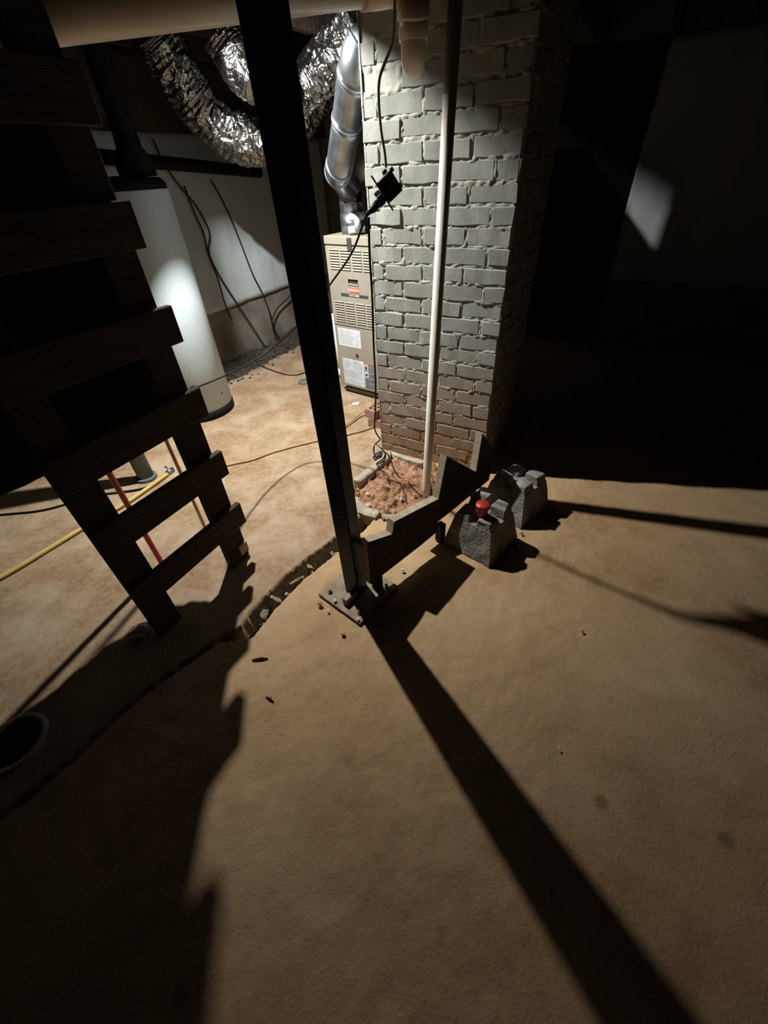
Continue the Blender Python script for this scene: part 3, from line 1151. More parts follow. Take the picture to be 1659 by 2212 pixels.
path = smooth_path([pA, (pA * .45 + pB * .55) + np.array([-.035, -.03, .01]), pB, pC, pD, (pD + pE) / 2 + np.array([-.01, 0, .035]), pE, pF], 7)
secs = [(0, 8), (8, 13), (13, 20), (20, 27), (27, 34), (34, 41), (41, len(path) - 1)]
for s, e in secs:
    seg = path[s:e + 1]
    rr = [VR] * len(seg)
    MB().tube(seg, rr, 28).build('duct_section', M['galv'], vd)
    if s:
        t = path[min(s + 1, len(path) - 1)] - path[s - 1]
        t = t / np.linalg.norm(t)
        MB().tube([path[s] - t * .007, path[s] - t * .005, path[s] + t * .005, path[s] + t * .007], [VR, VR + .005, VR + .005, VR], 28).build('seam_ring', M['galv'], vd)

# foil flexible ducts
def foil_duct(name, label, pts, R, n):
    path = smooth_path(pts, n)
    m = MB()
    rr = []
    for i in range(len(path)):
        rr.append(R * (1 + .035 * math.sin(i * 1.9) + .03 * (rng.random() - .5)))
    m.tube(path, rr, 30, wob=.055)
    o = m.build(name, M['foil'], None, loc=tuple(np.mean(path, 0)))
    return tag(o, label, 'duct')


foil_duct('flexible_duct', 'crinkled silver foil duct sagging in a curve across the upper left',
          [P(322, 62, 3.42), P(345, 97, 3.44), P(398, 183, 3.50), P(450, 248, 3.54), P(515, 297, 3.56), P(580, 300, 3.56), P(628, 262, 3.54), P(664, 205, 3.50),
           P(705, 150, 3.44), P(752, 85, 3.36), P(785, 30, 3.28)], .132, 18)
foil_duct('flexible_duct', 'shorter crinkled foil duct behind the top of the black post',
          [P(470, 70, 3.22), P(497, 112, 3.22), P(522, 155, 3.20), P(560, 178, 3.18), P(600, 175, 3.16)], .095, 14)

# ------------------------------------------------------------------ PVC DRAIN WITH TRAP
RD = .060
dl, dr = np.array(P(60, 108, 1.70)), np.array(P(845, 9, 1.93))
axis = dr - dl
axis /= np.linalg.norm(axis)
dl = dl + np.array([0, 0, RD * .97])
dr = dr + np.array([0, 0, RD * .97])
dp = thing('drain_pipe', 'thick tan plastic drain pipe crossing the top of the view', 'pipe', tuple((dl + dr) / 2))
MB().tube([dl - axis * .9, dl, dr - axis * .02], RD, 36).build('pipe_run', M['pvc_drain'], dp)
MB().tube([dr - axis * .10, dr - axis * .098, dr + axis * .07, dr + axis * .072], [RD, RD + .007, RD + .007, RD], 32).build('tee_hub', M['pvc_drain'], dp)
tr0 = np.array(P(893, 30, 1.93))
tpts = [dr + axis * .03, (dr + axis * .06 + tr0) / 2 + np.array([0.02, 0, .01]), tr0]
MB().tube(smooth_path([dr + axis * .02, dr + axis * .075 + np.array([0, 0, -.01]), (tr0[0], tr0[1], tr0[2] + .01), (tr0[0], tr0[1], tr0[2] - .012)], 6),
          .050, 24).build('elbow', M['pvc_drain'], dp)
# P-trap: down, round the bend away from the camera, back up
vdir = np.array([tr0[0], tr0[1]]) / np.hypot(tr0[0], tr0[1])
R3, RB = .0395, .052
tz = tr0[2]
lowz = P(908, 172, 1.99)[2] + R3
path = [(tr0[0], tr0[1], tz - .005), (tr0[0], tr0[1], lowz + RB)]
for k in range(1, 13):
    a = math.pi * k / 12
    path.append((tr0[0] + vdir[0] * RB * (1 - math.cos(a)), tr0[1] + vdir[1] * RB * (1 - math.cos(a)), lowz + RB - RB * math.sin(a)))
path.append((path[-1][0], path[-1][1], tz + .02))
MB().tube(path, R3, 24).build('trap_bend', M['pvc_drain'], dp)
MB().tube([(tr0[0], tr0[1], tz + .005), (tr0[0], tr0[1], tz - .055)], R3 + .006, 24).build('trap_hub', M['pvc_drain'], dp)

# thin white standpipe
sb, stp = np.array(G(921, 1052)), np.array(P(984, 2, 1.93))
stp = sb + (stp - sb) * (JB - .0 - sb[2]) / (stp[2] - sb[2])
sp = thing('standpipe', 'thin white plastic pipe standing in red dirt before the chimney', 'pipe', tuple(sb))
MB().tube([sb - (stp - sb) * .05, sb, stp], .0232, 20).build('pipe_run', M['pvc'], sp)

# ------------------------------------------------------------------ SOIL PATCH
sx = np.array([p[0] for p in SOIL])
sy = np.array([p[1] for p in SOIL])
gx = np.arange(sx.min() - .04, sx.max() + .05, .0075)
gy = np.arange(sy.min() - .04, sy.max() + .05, .0075)
X, Y = np.meshgrid(gx, gy, indexing='ij')
clod = fbm(X, Y, 12, 201, 5)
lump = np.maximum(vnoise(X * 34, Y * 34, 77) - .55, 0) * .05
Z = -.030 + .055 * clod + lump * 1.3 + .022 * fbm(X, Y, 48, 207, 3)
hd_ = np.hypot(X - (sb[0] + .035), Y - (sb[1] + .0))
Z -= .05 * np.exp(-(hd_ / .028) ** 2)
ins = inside([(sx.mean() + (x - sx.mean()) * 1.06, sy.mean() + (y - sy.mean()) * 1.06) for x, y in SOIL], X, Y)
idx = np.arange(X.size).reshape(X.shape)
q = np.stack([idx[:-1, :-1], idx[1:, :-1], idx[1:, 1:], idx[:-1, 1:]], -1).reshape(-1, 4)
km = (ins[:-1, :-1] & ins[1:, 1:]).reshape(-1)
so = grid_object('loose_soil', np.stack([X, Y, Z], -1).reshape(-1, 3), q[km], M['soil'], smooth=False)
tag(so, 'loose red clay dirt in a broken-out patch before the chimney', 'dirt', kind='stuff')


# pale broken slab edges round the dirt
def curb(pix, w, h, label, seed):
    pts = smooth_path([G(*p, .0) for p in pix], 6)
    r = np.random.default_rng(seed)
    m = MB()
    vs = []
    n = len(pts)
    for i, p in enumerate(pts):
        t = pts[min(i + 1, n - 1)] - pts[max(i - 1, 0)]
        t = t / np.linalg.norm(t)
        nn = np.array([-t[1], t[0], 0])
        ww = w * (.88 + .24 * r.random()) * (0.55 if i in (0, n - 1) else 1)
        hh = h * (.85 + .25 * r.random())
        for a, z in ((-.5, -.06), (-.55, hh * .6), (-.3, hh), (.35, hh * .95), (.55, hh * .4), (.5, -.06)):
            vs.append(p + nn * a * ww + np.array([0, 0, z]))
    fs = []
    for i in range(n - 1):
        for k in range(5):
            fs.append((i * 6 + k, i * 6 + k + 1, (i + 1) * 6 + k + 1, (i + 1) * 6 + k))
    fs.append(tuple(range(6)))
    fs.append(tuple((n - 1) * 6 + k for k in range(6))[::-1])
    m.add(vs, fs)
    o = m.build('broken_edge', M['concrete_pale'], None, loc=tuple(np.mean(pts, 0)))
    return tag(o, label, 'concrete')


curb(((842, 978), (822, 998), (796, 1020), (768, 1042)), .045, .014, 'pale broken concrete edge along the left of the dirt patch', 1)
curb(((762, 1078), (776, 1098), (800, 1110), (818, 1114)), .060, .020, 'pale curved concrete lip below the dirt patch beside the post', 2)
curb(((826, 1117), (846, 1119), (874, 1117)), .038, .016, 'small pale concrete lip between the dirt patch and the notched board', 3)
curb(((842, 977), (870, 987), (912, 1001)), .028, .006, 'thin mortar ledge at the foot of the chimney', 4)
# grey mortar smear at the chimney corner
m = MB()
for i in range(22):
    c = G(790 + random.random() * 32, 948 + random.random() * 44, .0)
    m.rock((c[0], c[1], -.002), .022 + .022 * random.random(), (1, .7, .22), 1, .5, 300 + i)
tag(m.build('mortar_spill', M['mortar'], None, loc=G(812, 968)), 'grey lumpy mortar spilled at the left foot of the chimney', 'mortar', kind='stuff')

# stones in the dirt and on the floor
for (px, py, r, z, lab, mt) in (
        (832, 1096, .021, .000, 'square pale stone at the front of the dirt patch', 'stone'),
        (794, 1063, .017, .000, 'pale stone at the left side of the dirt patch', 'stone'),
        (866, 1073, .014, .000, 'small stone in the middle of the dirt under the thin wire', 'stone'),
        (795, 1088, .022, .000, 'flat pale stone chip at the lower left of the dirt', 'stone'),
        (895, 1063, .012, .000, 'little stone in the dirt left of the white pipe foot', 'stone'),
        (691, 1306, .013, .006, 'round brown pebble beside the left corner of the post plate', 'rubble'),
        (724, 1298, .010, .016, 'white crumb on the left part of the post plate', 'stone_white'),
        (709, 1319, .007, .006, 'white crumb on the floor beside the post plate', 'stone_white'),
        (774, 1338, .007, .016, 'bright crumb on the front corner of the post plate', 'stone_white'),
        (741, 1368, .010, .004, 'orange brown crumb on the floor in front of the post plate', 'stone'),
        (870, 1231, .010, .006, 'pale stub on the floor below the notched board', 'stone_white'),
        (1126, 1153, .009, .004, 'dark crumb between the two concrete pier blocks', 'rubble'),
        (1207, 1615, .004, .002, 'tiny white speck on the open floor at right', 'stone_white'),
        (1258, 1365, .007, .001, 'small dark pebble on the open floor at right', 'rubble')):
    c = G(px, py, z)
    o = MB().rock((c[0], c[1], z + r * .35 - (.02 if py < 1100 else 0)), r, (1, .85, .62), 1, .35, px * 7 + py).build('stone', M[mt], None, loc=c)
    tag(o, lab, 'stone')

# broken rubble in the trench
m = MB()
for i in range(90):
    t = random.random()
    x0, y0 = 545 + (728 - 545) * t, 1345 + (1160 - 1345) * t
    c = G(x0 + 10 + random.random() * 32, y0 + random.random() * 14 + 2, -.03)
    m.rock((c[0], c[1], -.048 + .012 * random.random()), .004 + .009 * random.random() ** 2, (1, .7, .6), 1, .5, 900 + i)
tag(m.build('rubble', M['rubble'], None, loc=G(640, 1260, -.04)), 'crumbled concrete rubble lying in the open floor trench', 'rubble', kind='stuff')
for (px, py, L, wd, an, lab, mt) in (
        (640, 1252, .085, .018, .75, 'dark splinter of wood lying in the floor trench', 'rubble'),
        (595, 1292, .10, .020, .55, 'long brown flake lying at the wide end of the trench', 'rubble'),
        (570, 1325, .060, .050, .3, 'broken concrete lump at the lower end of the trench', 'rubble'),
        (654, 1246, .022, .010, .2, 'small chip on the trench edge near the post', 'rubble'),
        (618, 1281, .022, .016, .9, 'pale angular chip in the middle of the trench', 'stone'),
        (668, 1222, .045, .02, .8, 'flat grey shard lodged in the trench near the post', 'rubble')):
    c = G(px, py, -.02)
    o = MB().rock((c[0], c[1], -.026), .5, (L, wd, .012 + wd * .25), 1, .4, px).build('trench_shard', M[mt], None, loc=c)
    tag(o, lab, 'debris')

# gravel along the foot of the left wall
m = MB()
for i in range(900):
    b = 1.9 + random.random() * 2.6
    a = A0 + .012 + abs(random.gauss(0, .11))
    z = max(0, .10 - (a - A0) * .5)
    x, y, _ = W(a, b)
    if math.hypot(x - tc_[0], y - tc_[1]) < TR + .03:
        continue
    m.rock((x, y, z * random.random()), .006 + .014 * random.random(), (1, .8, .7), 1, .5, 2000 + i)
us, vs_ = np.linspace(1.9, 4.5, 90), np.linspace(0, 1, 8)
U, V = np.meshgrid(us, vs_, indexing='ij')
ww = .20 + .10 * fbm(U, U * 0, 3, 311)
aa = A0 + .004 + V * ww
zz = .10 * (1 - V) ** 1.5 * (1 + .8 * fbm(U, V * 3, 9, 313)) - .006 * V + .02 * fbm(U, V, 25, 317) * (1 - V)
keepm = np.hypot(aa * E1[0] + U * E2[0] - tc_[0], aa * E1[1] + U * E2[1] - tc_[1]) > TR + .02
idx = np.arange(U.size).reshape(U.shape)
fl_ = [tuple(int(w) for w in (idx[i, k], idx[i + 1, k], idx[i + 1, k + 1], idx[i, k + 1])) for i in range(89) for k in range(7) if keepm[i, k] and keepm[i + 1, k + 1]]
m.add([W(aa.flat[i], U.flat[i], zz.flat[i]) for i in range(U.size)], fl_, True)
tag(m.build('gravel_bank', M['rubble_dark'], None, loc=W(A0 + .15, 3.2)), 'dark gravel and dirt banked along the foot of the left wall', 'gravel', kind='stuff')

# twigs and specks
for (px, py, L, an, lab) in ((562, 1424, .030, .05, 'short dark twig on the floor right of the rack shadow'),
                             (583, 1511, .018, -.6, 'thin dark sliver on the floor below the short twig')):
    c = np.array(G(px, py, -.003))
    dx = np.array([math.cos(an), math.sin(an), 0]) * L
    m = MB().tube([c - dx, c + dx * .1 + np.array([0, .002, .003]), c + dx], [.003, .0045, .002], 6)
    m.tube([c, c + np.array([.004, .008, .004])], [.002, .001], 5)
    tag(m.build('twig', M['twig'], None, loc=tuple(c)), lab, 'twig')

# ------------------------------------------------------------------ NOTCHED STAIR STRINGER BOARD
z0b = .09
pa_, pb_ = np.array(G(805, 1259, z0b)), np.array(G(960, 1140, z0b))
dd = (pb_ - pa_)[:2]
dd = dd / np.linalg.norm(dd)
nn = np.array([dd[1], -dd[0]])                                  # towards the camera side
off0 = pa_[:2] @ nn


def onboard(px, py):
    r = ray(px, py)
    t = off0 / (r[:2] @ nn)
    q = np.array([0, 0, CAM_H]) + t * r
    return float((q[:2] - pa_[:2]) @ dd), float(q[2])


prof = [onboard(*p) for p in ((793, 1172), (847, 1154), (852, 1127), (947, 1078))]
prof = [(-.012, .090)] + prof + [(prof[-1][0] + .004, .100), (.30, .093)]


def BD3(u, z, v):
    p = pa_[:2] + dd * u + nn * v
    return (float(p[0]), float(p[1]), float(z))


TH = .036


def board(prof, v, name, label):
    m = MB()
    n = len(prof)
    m.add([BD3(u, z, v) for u, z in prof] + [BD3(u, z, v - TH) for u, z in prof],
          [tuple(range(n)), tuple(range(n, 2 * n))[::-1]] + [(i, (i + 1) % n, n + (i + 1) % n, n + i) for i in range(n)])
    o = m.build(name, M['wood_shaded'], None, loc=BD3(.2, z0b, v))
    o.data.materials.append(M['wood_lit'])              # edges paler than faces: lit and shaded contrast put into the colour
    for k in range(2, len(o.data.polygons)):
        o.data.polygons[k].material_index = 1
    return tag(o, label, 'stair stringer')


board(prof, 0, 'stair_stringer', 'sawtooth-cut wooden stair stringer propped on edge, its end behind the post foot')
V2 = -.040
off0 += V2
p2 = [onboard(*p) for p in ((947, 1078), (965, 986), (1028, 1019), (1042, 936), (1060, 960))]
u0_, ul = p2[0][0], p2[-1][0]
p2 = [(u0_ - .09, .100), (u0_ - .09, p2[0][1] - .05), (u0_ - .002, p2[0][1] - .012)] + p2[1:] + [(ul + .05, .26), (ul + .03, .13), (u0_ + .15, .110)]
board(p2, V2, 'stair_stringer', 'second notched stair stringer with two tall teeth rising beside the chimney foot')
# packing blocks it is propped on
for u, lab in ((.022, 'small timber packing piece under the post end of the stringer'), (.44, 'timber packing piece under the chimney end of the stringer')):
    m = MB().box((u, -TH, .002), (u + .035, 0, .09 if u < .3 else .108), lambda u, v, z: BD3(u, z, v))
    tag(m.build('packing_block', M['wood_dark'], None, loc=BD3(u, 0, 0), bevel=.002), lab, 'wood block')
# ------------------------------------------------------------------ CONCRETE PIER BLOCKS
def pier(cx, cy, yaw, label, mat, bs=.128, ts=.088, h=.205, seed=0):
    r = np.random.default_rng(seed)
    t = thing('pier_block', label, 'concrete block', (cx, cy, 0), yaw, 'concrete pier blocks')
    slot = .017
    hb = h - .042
    m = MB()
    ca, sa = math.cos(yaw), math.sin(yaw)

    def L2(x, y, z):
        return (cx + ca * x - sa * y, cy + sa * x + ca * y, z)

    def half(z):
        return bs + (ts - bs) * z / h
    # tapered body, rough sided
    lev = [0, .05, .10, hb]
    per = []
    for z in lev:
        hf = half(z)
        ring = []
        for k in range(24):
            s = k / 6
            e = int(s)
            f = s - e
            c = [(-1, -1), (1, -1), (1, 1), (-1, 1), (-1, -1)]
            x = c[e][0] + (c[e + 1][0] - c[e][0]) * f
            y = c[e][1] + (c[e + 1][1] - c[e][1]) * f
            j = (r.random() - .5) * .005
            ring.append(L2(x * (hf + j), y * (hf + j), z))
        per.append(ring)
    vs = [v for ring in per for v in ring]
    fs = []
    for i in range(len(lev) - 1):
        for k in range(24):
            fs.append((i * 24 + k, i * 24 + (k + 1) % 24, (i + 1) * 24 + (k + 1) % 24, (i + 1) * 24 + k))
    fs.append(tuple(range(24))[::-1])
    fs.append(tuple(range(72, 96)))
    m.add(vs, fs)
    m.build('body', mat, t)
    for qx in (-1, 1):
        for qy in (-1, 1):
            h2 = h + (r.random() - .65) * .026
            o0, o1 = half(hb), half(h)
            base = [(slot, slot), (o0, slot), (o0, o0), (slot, o0)]
            top = [(slot + .004, slot + .004), (o1, slot + .004), (o1 - .004, o1 - .004), (slot + .004, o1)]
            bot = [L2(qx * x, qy * y, hb - .002) for x, y in base]
            mid = [L2(qx * (x * .5 + x2 * .5), qy * (y * .5 + y2 * .5), (hb + h2) / 2) for (x, y), (x2, y2) in zip(base, top)]
            tp_ = [L2(qx * x + (r.random() - .5) * .016, qy * y + (r.random() - .5) * .016, h2 + (r.random() - .5) * .018) for x, y in top]
            mm = MB()
            cen = np.mean(tp_, 0) + np.array([0, 0, .004])
            ff = []
            for i in range(4):
                ff += [(i, (i + 1) % 4, 4 + (i + 1) % 4, 4 + i), (4 + i, 4 + (i + 1) % 4, 8 + (i + 1) % 4, 8 + i), (8 + i, 8 + (i + 1) % 4, 12)]
            mm.add(bot + mid + tp_ + [tuple(cen)], ff)
            mm.build('corner_knob', mat, t, bevel=.004)
    return t


pier(.457, 1.412, math.radians(45), 'grey concrete pier block nearest the camera beside the stringer', M['concrete'], seed=4)
pier(.690, 1.652, math.radians(40), 'grey concrete pier block behind and right of the nearest one', M['concrete'], seed=9)
for px, py, r, lab in ((1046, 1060, .034, 'shaded concrete lump behind the red cap beside the stringer teeth'), (1088, 1050, .030, 'shaded concrete lump left of the rear pier block'),
                       (1112, 1022, .026, 'small shaded concrete lump at the back left of the rear pier block')):
    c = G(px, py, .02)
    tag(MB().rock((c[0], c[1], r * .5), r, (1.2, .9, .8), 1, .35, px).build('concrete_lump', M['concrete'], None, loc=(c[0], c[1], 0)), lab, 'stone')

# red screw cap on a dark jug
rc = G(1040, 1110, .205)
jr = thing('jug', 'dark jug with a bright red octagonal cap behind the nearest pier block', 'jug', (rc[0], rc[1] + .0, .0))
jr.location.z = 0
red = MB().lathe([(.027, .0), (.028, .03), (.028, .040), (.031, .043), (.031, .054), (.028, .058), (.0, .058)], 32, (rc[0], rc[1], .205), scallop=.035, lobes=8)
cap = red.build('cap', M['red'], jr)
cap['label'] = 'bright red ribbed cap'

# ------------------------------------------------------------------ CORDS, BOX, HOSES
def cord(name, label, pts, r, mat, cat='cord', n=10, seg=8):
    path = smooth_path(pts, n)
    o = MB().tube(path, r, seg).build(name, mat, None, loc=tuple(np.mean(path, 0)))
    return tag(o, label, cat)


DB = 1.73
cord('hanging_cable', 'thin grey cable hanging from the drain pipe down to the outlet box',
     [P(853, -25, DB), P(852, 40, DB), P(847, 95, DB), P(833, 132, DB), P(820, 170, DB), P(818, 215, DB), P(823, 280, DB), P(831, 330, DB), P(834, 362, DB)],
     .0042, M['cord_grey'], 'cable')
# outlet box, tilted, seen from behind
bc = np.array(P(841, 404, DB))
rd = bc - np.array([0, 0, CAM_H])
rd /= np.linalg.norm(rd)
xr = RC @ np.array([1.0, 0, 0])
xr -= xr.dot(rd) * rd
xr /= np.linalg.norm(xr)
yd = np.cross(rd, xr)
if yd[2] > 0:
    yd = -yd
nd = -.78 * xr + .62 * yd                                      # out of the face plate (lower left)
pd_ = .62 * xr + .78 * yd


def BX(n_, p_, w_):
    q = bc + nd * n_ + pd_ * p_ + rd * w_
    return tuple(float(v) for v in q)


ob = thing('outlet_box', 'dark metal outlet box dangling on its cable before the chimney', 'outlet box', tuple(bc))
MB().box((-.031, -.034, -.024), (.026, .034, .026), lambda *a: BX(*a)).build('body', M['box_steel'], ob, bevel=.003)
MB().box((.026, -.060, -.036), (.0305, .058, .034), lambda *a: BX(*a)).build('cover_plate', M['box_steel'], ob, bevel=.002)
MB().box((-.040, -.036, .014), (-.029, -.024, .022), lambda *a: BX(*a)).build('mounting_ear', M['box_steel'], ob)
MB().box((-.034, .012, -.012), (-.030, .024, .0), lambda *a: BX(*a)).build('screw', M['box_steel'], ob)
MB().tube([BX(-.010, -.034, .004), BX(-.013, -.046, .004)], .008, 10).build('cable_clamp', M['box_steel'], ob)
adap = thing('plug_adapter', 'black plug adapter pushed into the dangling outlet box', 'plug', BX(.05, .0, 0))
MB().box((.031, -.004, -.014), (.060, .026, .016), lambda *a: BX(*a)).build('body', M['box_steel'], adap, bevel=.004)
MB().tube([BX(.058, .010, 0), BX(.080, .012, 0), BX(.094, .010, 0), BX(.112, .010, 0)], [.013, .012, .008, .006], 12).build('plug', M['cord_black'], adap)
tagp = MB().box((.032, -.020, -.016), (.052, -.005, .004), lambda *a: BX(*a)).build('plug_block', M['label_white'], None, bevel=.002, loc=BX(.04, -.012, 0))
tag(tagp, 'small white plug block on the lower left face of the dangling box', 'plug')
pe = BX(.110, .010, 0)
pe2 = BX(.106, .020, .004)
cord('power_cord', 'black cord running from the dangling plug down left behind the post',
     [pe, P(760, 546, 1.80), P(715, 612, 1.92), P(680, 662, 2.08), P(640, 706, 2.22), P(600, 742, 2.28), P(560, 772, 2.26), P(500, 805, 2.12), P(432, 834, 1.90), P(415, 836, 1.72), W(-1.334, .85, .80), W(-1.330, .84, .84)],
     .0038, M['cord_black'])
cord('power_cord', 'black cord dropping from the dangling plug to the floor beside the chimney',
     [pe2, P(797, 505, 1.735), P(799, 560, 1.74), P(804, 640, 1.76), P(807, 740, 1.80), P(811, 820, 1.86), P(811, 880, 1.94), P(809, 922, 2.05), P(814, 938, 2.14), P(821, 949, 2.22),
      G(812, 958, .012), G(807, 968, .01), G(809, 982, .01), G(815, 987, .012), G(823, 978, .018), G(822, 986, .02), G(813, 992, .01), G(807, 988, .01), G(813, 980, .014), G(826, 975, .02), G(832, 980, .02),
      G(828, 990, .024), G(816, 999, .022), G(814, 1003, .015), G(820, 1012, .0)],
     .0042, M['cord_black'], n=7)
cord('thin_wire', 'thin dark wire snaking over the red dirt',
     [G(820, 1012, .0), G(829, 1019, .0), G(836, 1024, .002), G(840, 1030, .004), G(836, 1037, .004), G(845, 1037, .002), G(856, 1041, .004), G(865, 1045, .006), G(869, 1054, .006), G(871, 1065, .004), G(873, 1076, 0)],
     .0024, M['cord_black'], 'wire', n=6, seg=6)

hz = .013
cord('garden_hose', 'yellow hose lying across the floor at the lower left behind the rack',
     [G(-140, 1320, hz), G(0, 1248, hz), G(90, 1195, hz), G(180, 1140, hz), G(265, 1091, hz), G(320, 1054, hz), G(362, 1024, hz)], .0115, M['hose_yellow'], 'hose', seg=14)
hc = np.array(G(366, 1019, hz))
cl = thing('hose_coupling', 'grey metal coupling on the end of the yellow hose', 'hose fitting', tuple(hc))
dh = hc - np.array(G(340, 1040, hz))
dh /= np.linalg.norm(dh)
MB().tube([hc - dh * .02, hc + dh * .03], .016, 10).build('ferrule', M['galv'], cl)
MB().tube([hc + dh * .01, hc + dh * .012 + np.array([-.035, .02, .02])], .006, 8).build('lever', M['galv'], cl)
cord('extension_cord', 'tan cord curving across the floor behind the post to the bricks',
     [G(395, 1020, .008), G(440, 1016, .008), G(500, 1003, .008), G(545, 993, .008), G(590, 977, .008), G(640, 963, .008), G(690, 951, .008), G(745, 940, .008), G(790, 928, .008), G(806, 922, .008)], .0068, M['hose_tan'])
cord('extension_cord', 'thin tan cord slanting up to the top brick by the furnace foot',
     [G(690, 951, .016), G(720, 936, .016), G(748, 917, .02), G(782, 891, .03), P(806, 871, 2.80), P(818, 866, 2.92)], .0058, M['hose_tan'])
cord('floor_cable', 'dark cable on the floor at the left edge behind the rack',
     [G(-120, 1125, .007), G(0, 1112, .007), G(80, 1104, .007), G(140, 1090, .007), G(210, 1070, .007), G(300, 1057, .007), G(345, 1040, .007)], .0055, M['cord_black'])
cord('floor_cable', 'thin dark wire on the floor between water heater and furnace',
     [G(512, 792, .006), G(545, 786, .006), G(580, 797, .006), G(612, 808, .006), G(640, 810, .006), G(668, 803, .006), G(700, 806, .006)], .0048, M['cord_black'])


for lab, pix in (('left-hand black cable looping down the white sheeting', ((330, 300), (352, 348), (385, 398), (424, 445), (452, 500), (451, 545), (472, 592), (512, 655), (545, 705), (575, 752))),
                 ('thin branch wire left of the looping cable on the sheeting', ((398, 402), (418, 455), (440, 505), (450, 548), (470, 600), (484, 650), (500, 690))),
                 ('straight dark cable down the middle of the white sheeting', ((455, 388), (478, 428), (502, 480), (522, 530), (545, 590), (566, 632), (580, 668), (590, 705), (606, 735))),
                 ('short cable by the post looping low on the white sheeting', ((655, 600), (625, 640), (598, 668), (588, 700), (600, 735), (630, 760)))):
    cord('wall_cable', lab, [wall_pt(*p) for p in pix], .0062, M['cord_black'], 'cable', n=6, seg=6)

# gray drain cover on the floor, white scraps
c = G(657, 826, .0)
dc = MB().lathe([(.05, 0), (.05, .012), (.044, .016), (.020, .018)], 24, c).build('drain_cover', M['grey_post'], None, loc=c)
tag(dc, 'small round grey drain cover on the floor by the furnace', 'drain cover')
for i, (px, py, r, lab) in enumerate(((768, 872, .035, 'white scrap of paper on the floor before the furnace'), (757, 876, .015, 'tiny white scrap left of the larger scrap before the furnace'))):
    c = G(px, py, .004)
    o = MB().rock((c[0], c[1], .004), r, (1, .55, .10), 1, .5, 60 + i).build('paper_scrap', M['stone_white'], None, loc=c)
    tag(o, lab, 'scrap')


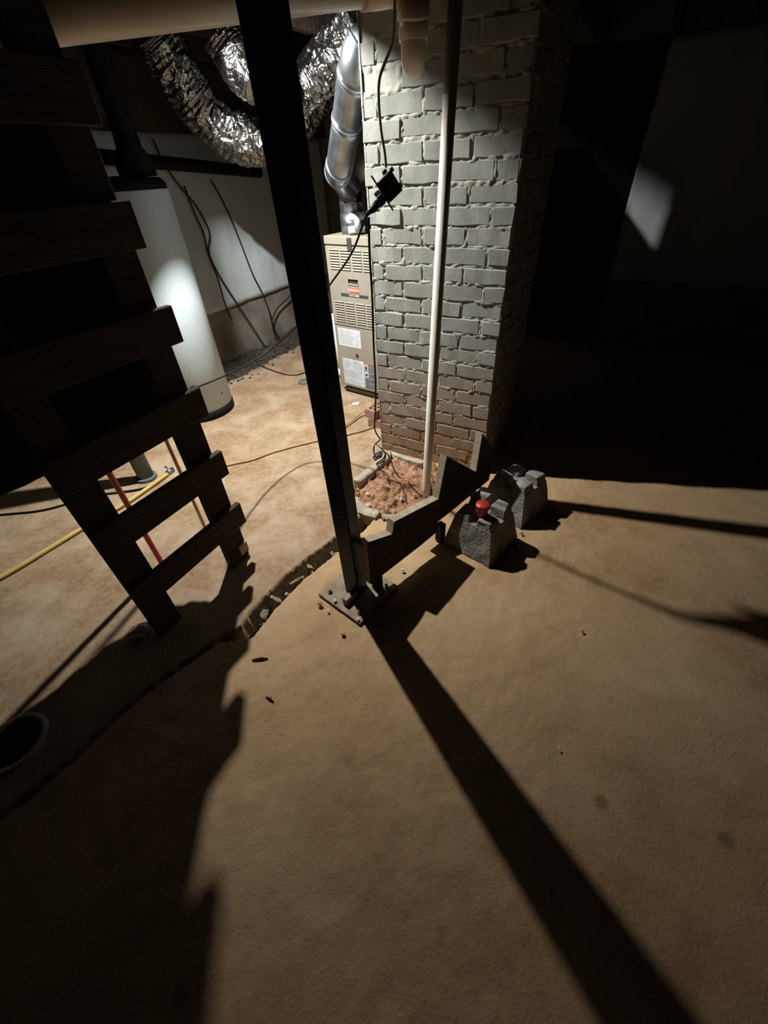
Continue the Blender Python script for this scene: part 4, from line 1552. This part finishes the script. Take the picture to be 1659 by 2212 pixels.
# cored bricks stacked by the chimney
def cored_brick(name, c, yaw, label, tilt=0.0):
    Lx, Ly, Hz = .098, .048, .060
    t = thing(name, label, 'brick', c, yaw)
    bm = bmesh.new()
    holes = [(-.06, -.018), (-.02, -.018), (.02, -.018), (.06, -.018), (-.06, .018), (-.02, .018), (.02, .018), (.06, .018)]
    m = MB()
    us = [-Lx, -.073, -.047, -.033, -.007, .007, .033, .047, .073, Lx]
    vs_ = [-Ly, -.029, -.007, .007, .029, Ly]
    ca, sa = math.cos(yaw), math.sin(yaw)
    ct, st_ = math.cos(tilt), math.sin(tilt)

    def T(x, y, z):
        x2, z2 = ct * x - st_ * z, st_ * x + ct * z
        return (c[0] + ca * x2 - sa * y, c[1] + sa * x2 + ca * y, c[2] + z2)
    for i in range(len(us) - 1):
        for j in range(len(vs_) - 1):
            hole = i % 2 == 1 and j % 2 == 1
            a, b_, cc, d_ = (us[i], vs_[j]), (us[i + 1], vs_[j]), (us[i + 1], vs_[j + 1]), (us[i], vs_[j + 1])
            if not hole:
                m.add([T(*a, Hz), T(*b_, Hz), T(*cc, Hz), T(*d_, Hz)], [(0, 1, 2, 3)])
            else:
                q = [a, b_, cc, d_]
                for k in range(4):
                    e, f = q[k], q[(k + 1) % 4]
                    m.add([T(*e, Hz), T(*f, Hz), T(*f, .004), T(*e, .004)], [(0, 1, 2, 3)])
                m.add([T(*a, .004), T(*b_, .004), T(*cc, .004), T(*d_, .004)], [(0, 1, 2, 3)])
    m.add([T(-Lx, -Ly, 0), T(Lx, -Ly, 0), T(Lx, Ly, 0), T(-Lx, Ly, 0), T(-Lx, -Ly, Hz), T(Lx, -Ly, Hz), T(Lx, Ly, Hz), T(-Lx, Ly, Hz)],
          [(0, 3, 2, 1), (0, 1, 5, 4), (1, 2, 6, 5), (2, 3, 7, 6), (3, 0, 4, 7)])
    bm.free()
    m.build('body', M['brick_red'], t)
    return t


bc0 = G(822, 915, .0)
cored_brick('loose_brick', (bc0[0], bc0[1] + .03, 0.002), math.radians(62), 'lower cored brick of two stacked on the floor left of the chimney')
cored_brick('loose_brick', (bc0[0] - .005, bc0[1] + .035, .064), math.radians(48), 'upper brick with core holes of two stacked left of the chimney')

# sump pit
pt = thing('sump_pit', 'round black floor pit with pale rim at the lower left edge', 'sump pit', (PIT[0], PIT[1], 0))
m = MB()
seg = 48
prof_ = [(PIT_R - .012, -.42), (PIT_R - .012, .004)]
vs = []
for r, z in prof_:
    for k in range(seg):
        a = 2 * math.pi * k / seg
        vs.append((PIT[0] + r * math.cos(a), PIT[1] + r * math.sin(a), z))
m.add(vs, [(k, (k + 1) % seg, seg + (k + 1) % seg, seg + k) for k in range(seg)], True)
m.add([(PIT[0] + (PIT_R - .012) * math.cos(2 * math.pi * k / seg), PIT[1] + (PIT_R - .012) * math.sin(2 * math.pi * k / seg), -.40) for k in range(seg)], [tuple(range(seg))])
m.build('liner', M['pit_black'], pt)
m = MB()
vs = []
for r, z in ((PIT_R - .013, .000), (PIT_R - .012, .007), (PIT_R + .004, .008), (PIT_R + .010, -.004)):
    for k in range(seg):
        a = 2 * math.pi * k / seg
        vs.append((PIT[0] + r * math.cos(a), PIT[1] + r * math.sin(a), z))
fs = []
for i in range(3):
    for k in range(seg):
        fs.append((i * seg + k, i * seg + (k + 1) % seg, (i + 1) * seg + (k + 1) % seg, (i + 1) * seg + k))
m.add(vs, fs, True)
m.build('rim', M['rim'], pt)

# crumpled clear plastic by the rack foot
c = np.array(G(306, 1370, .0))
m = MB()
m.rock((c[0], c[1], .020), .034, (1.1, .9, .75), 2, .55, 77)
o = m.build('crumpled_plastic', M['clear_plastic'], None, loc=tuple(c))
tag(o, 'crumpled clear plastic on the floor beside the left rack foot', 'plastic')
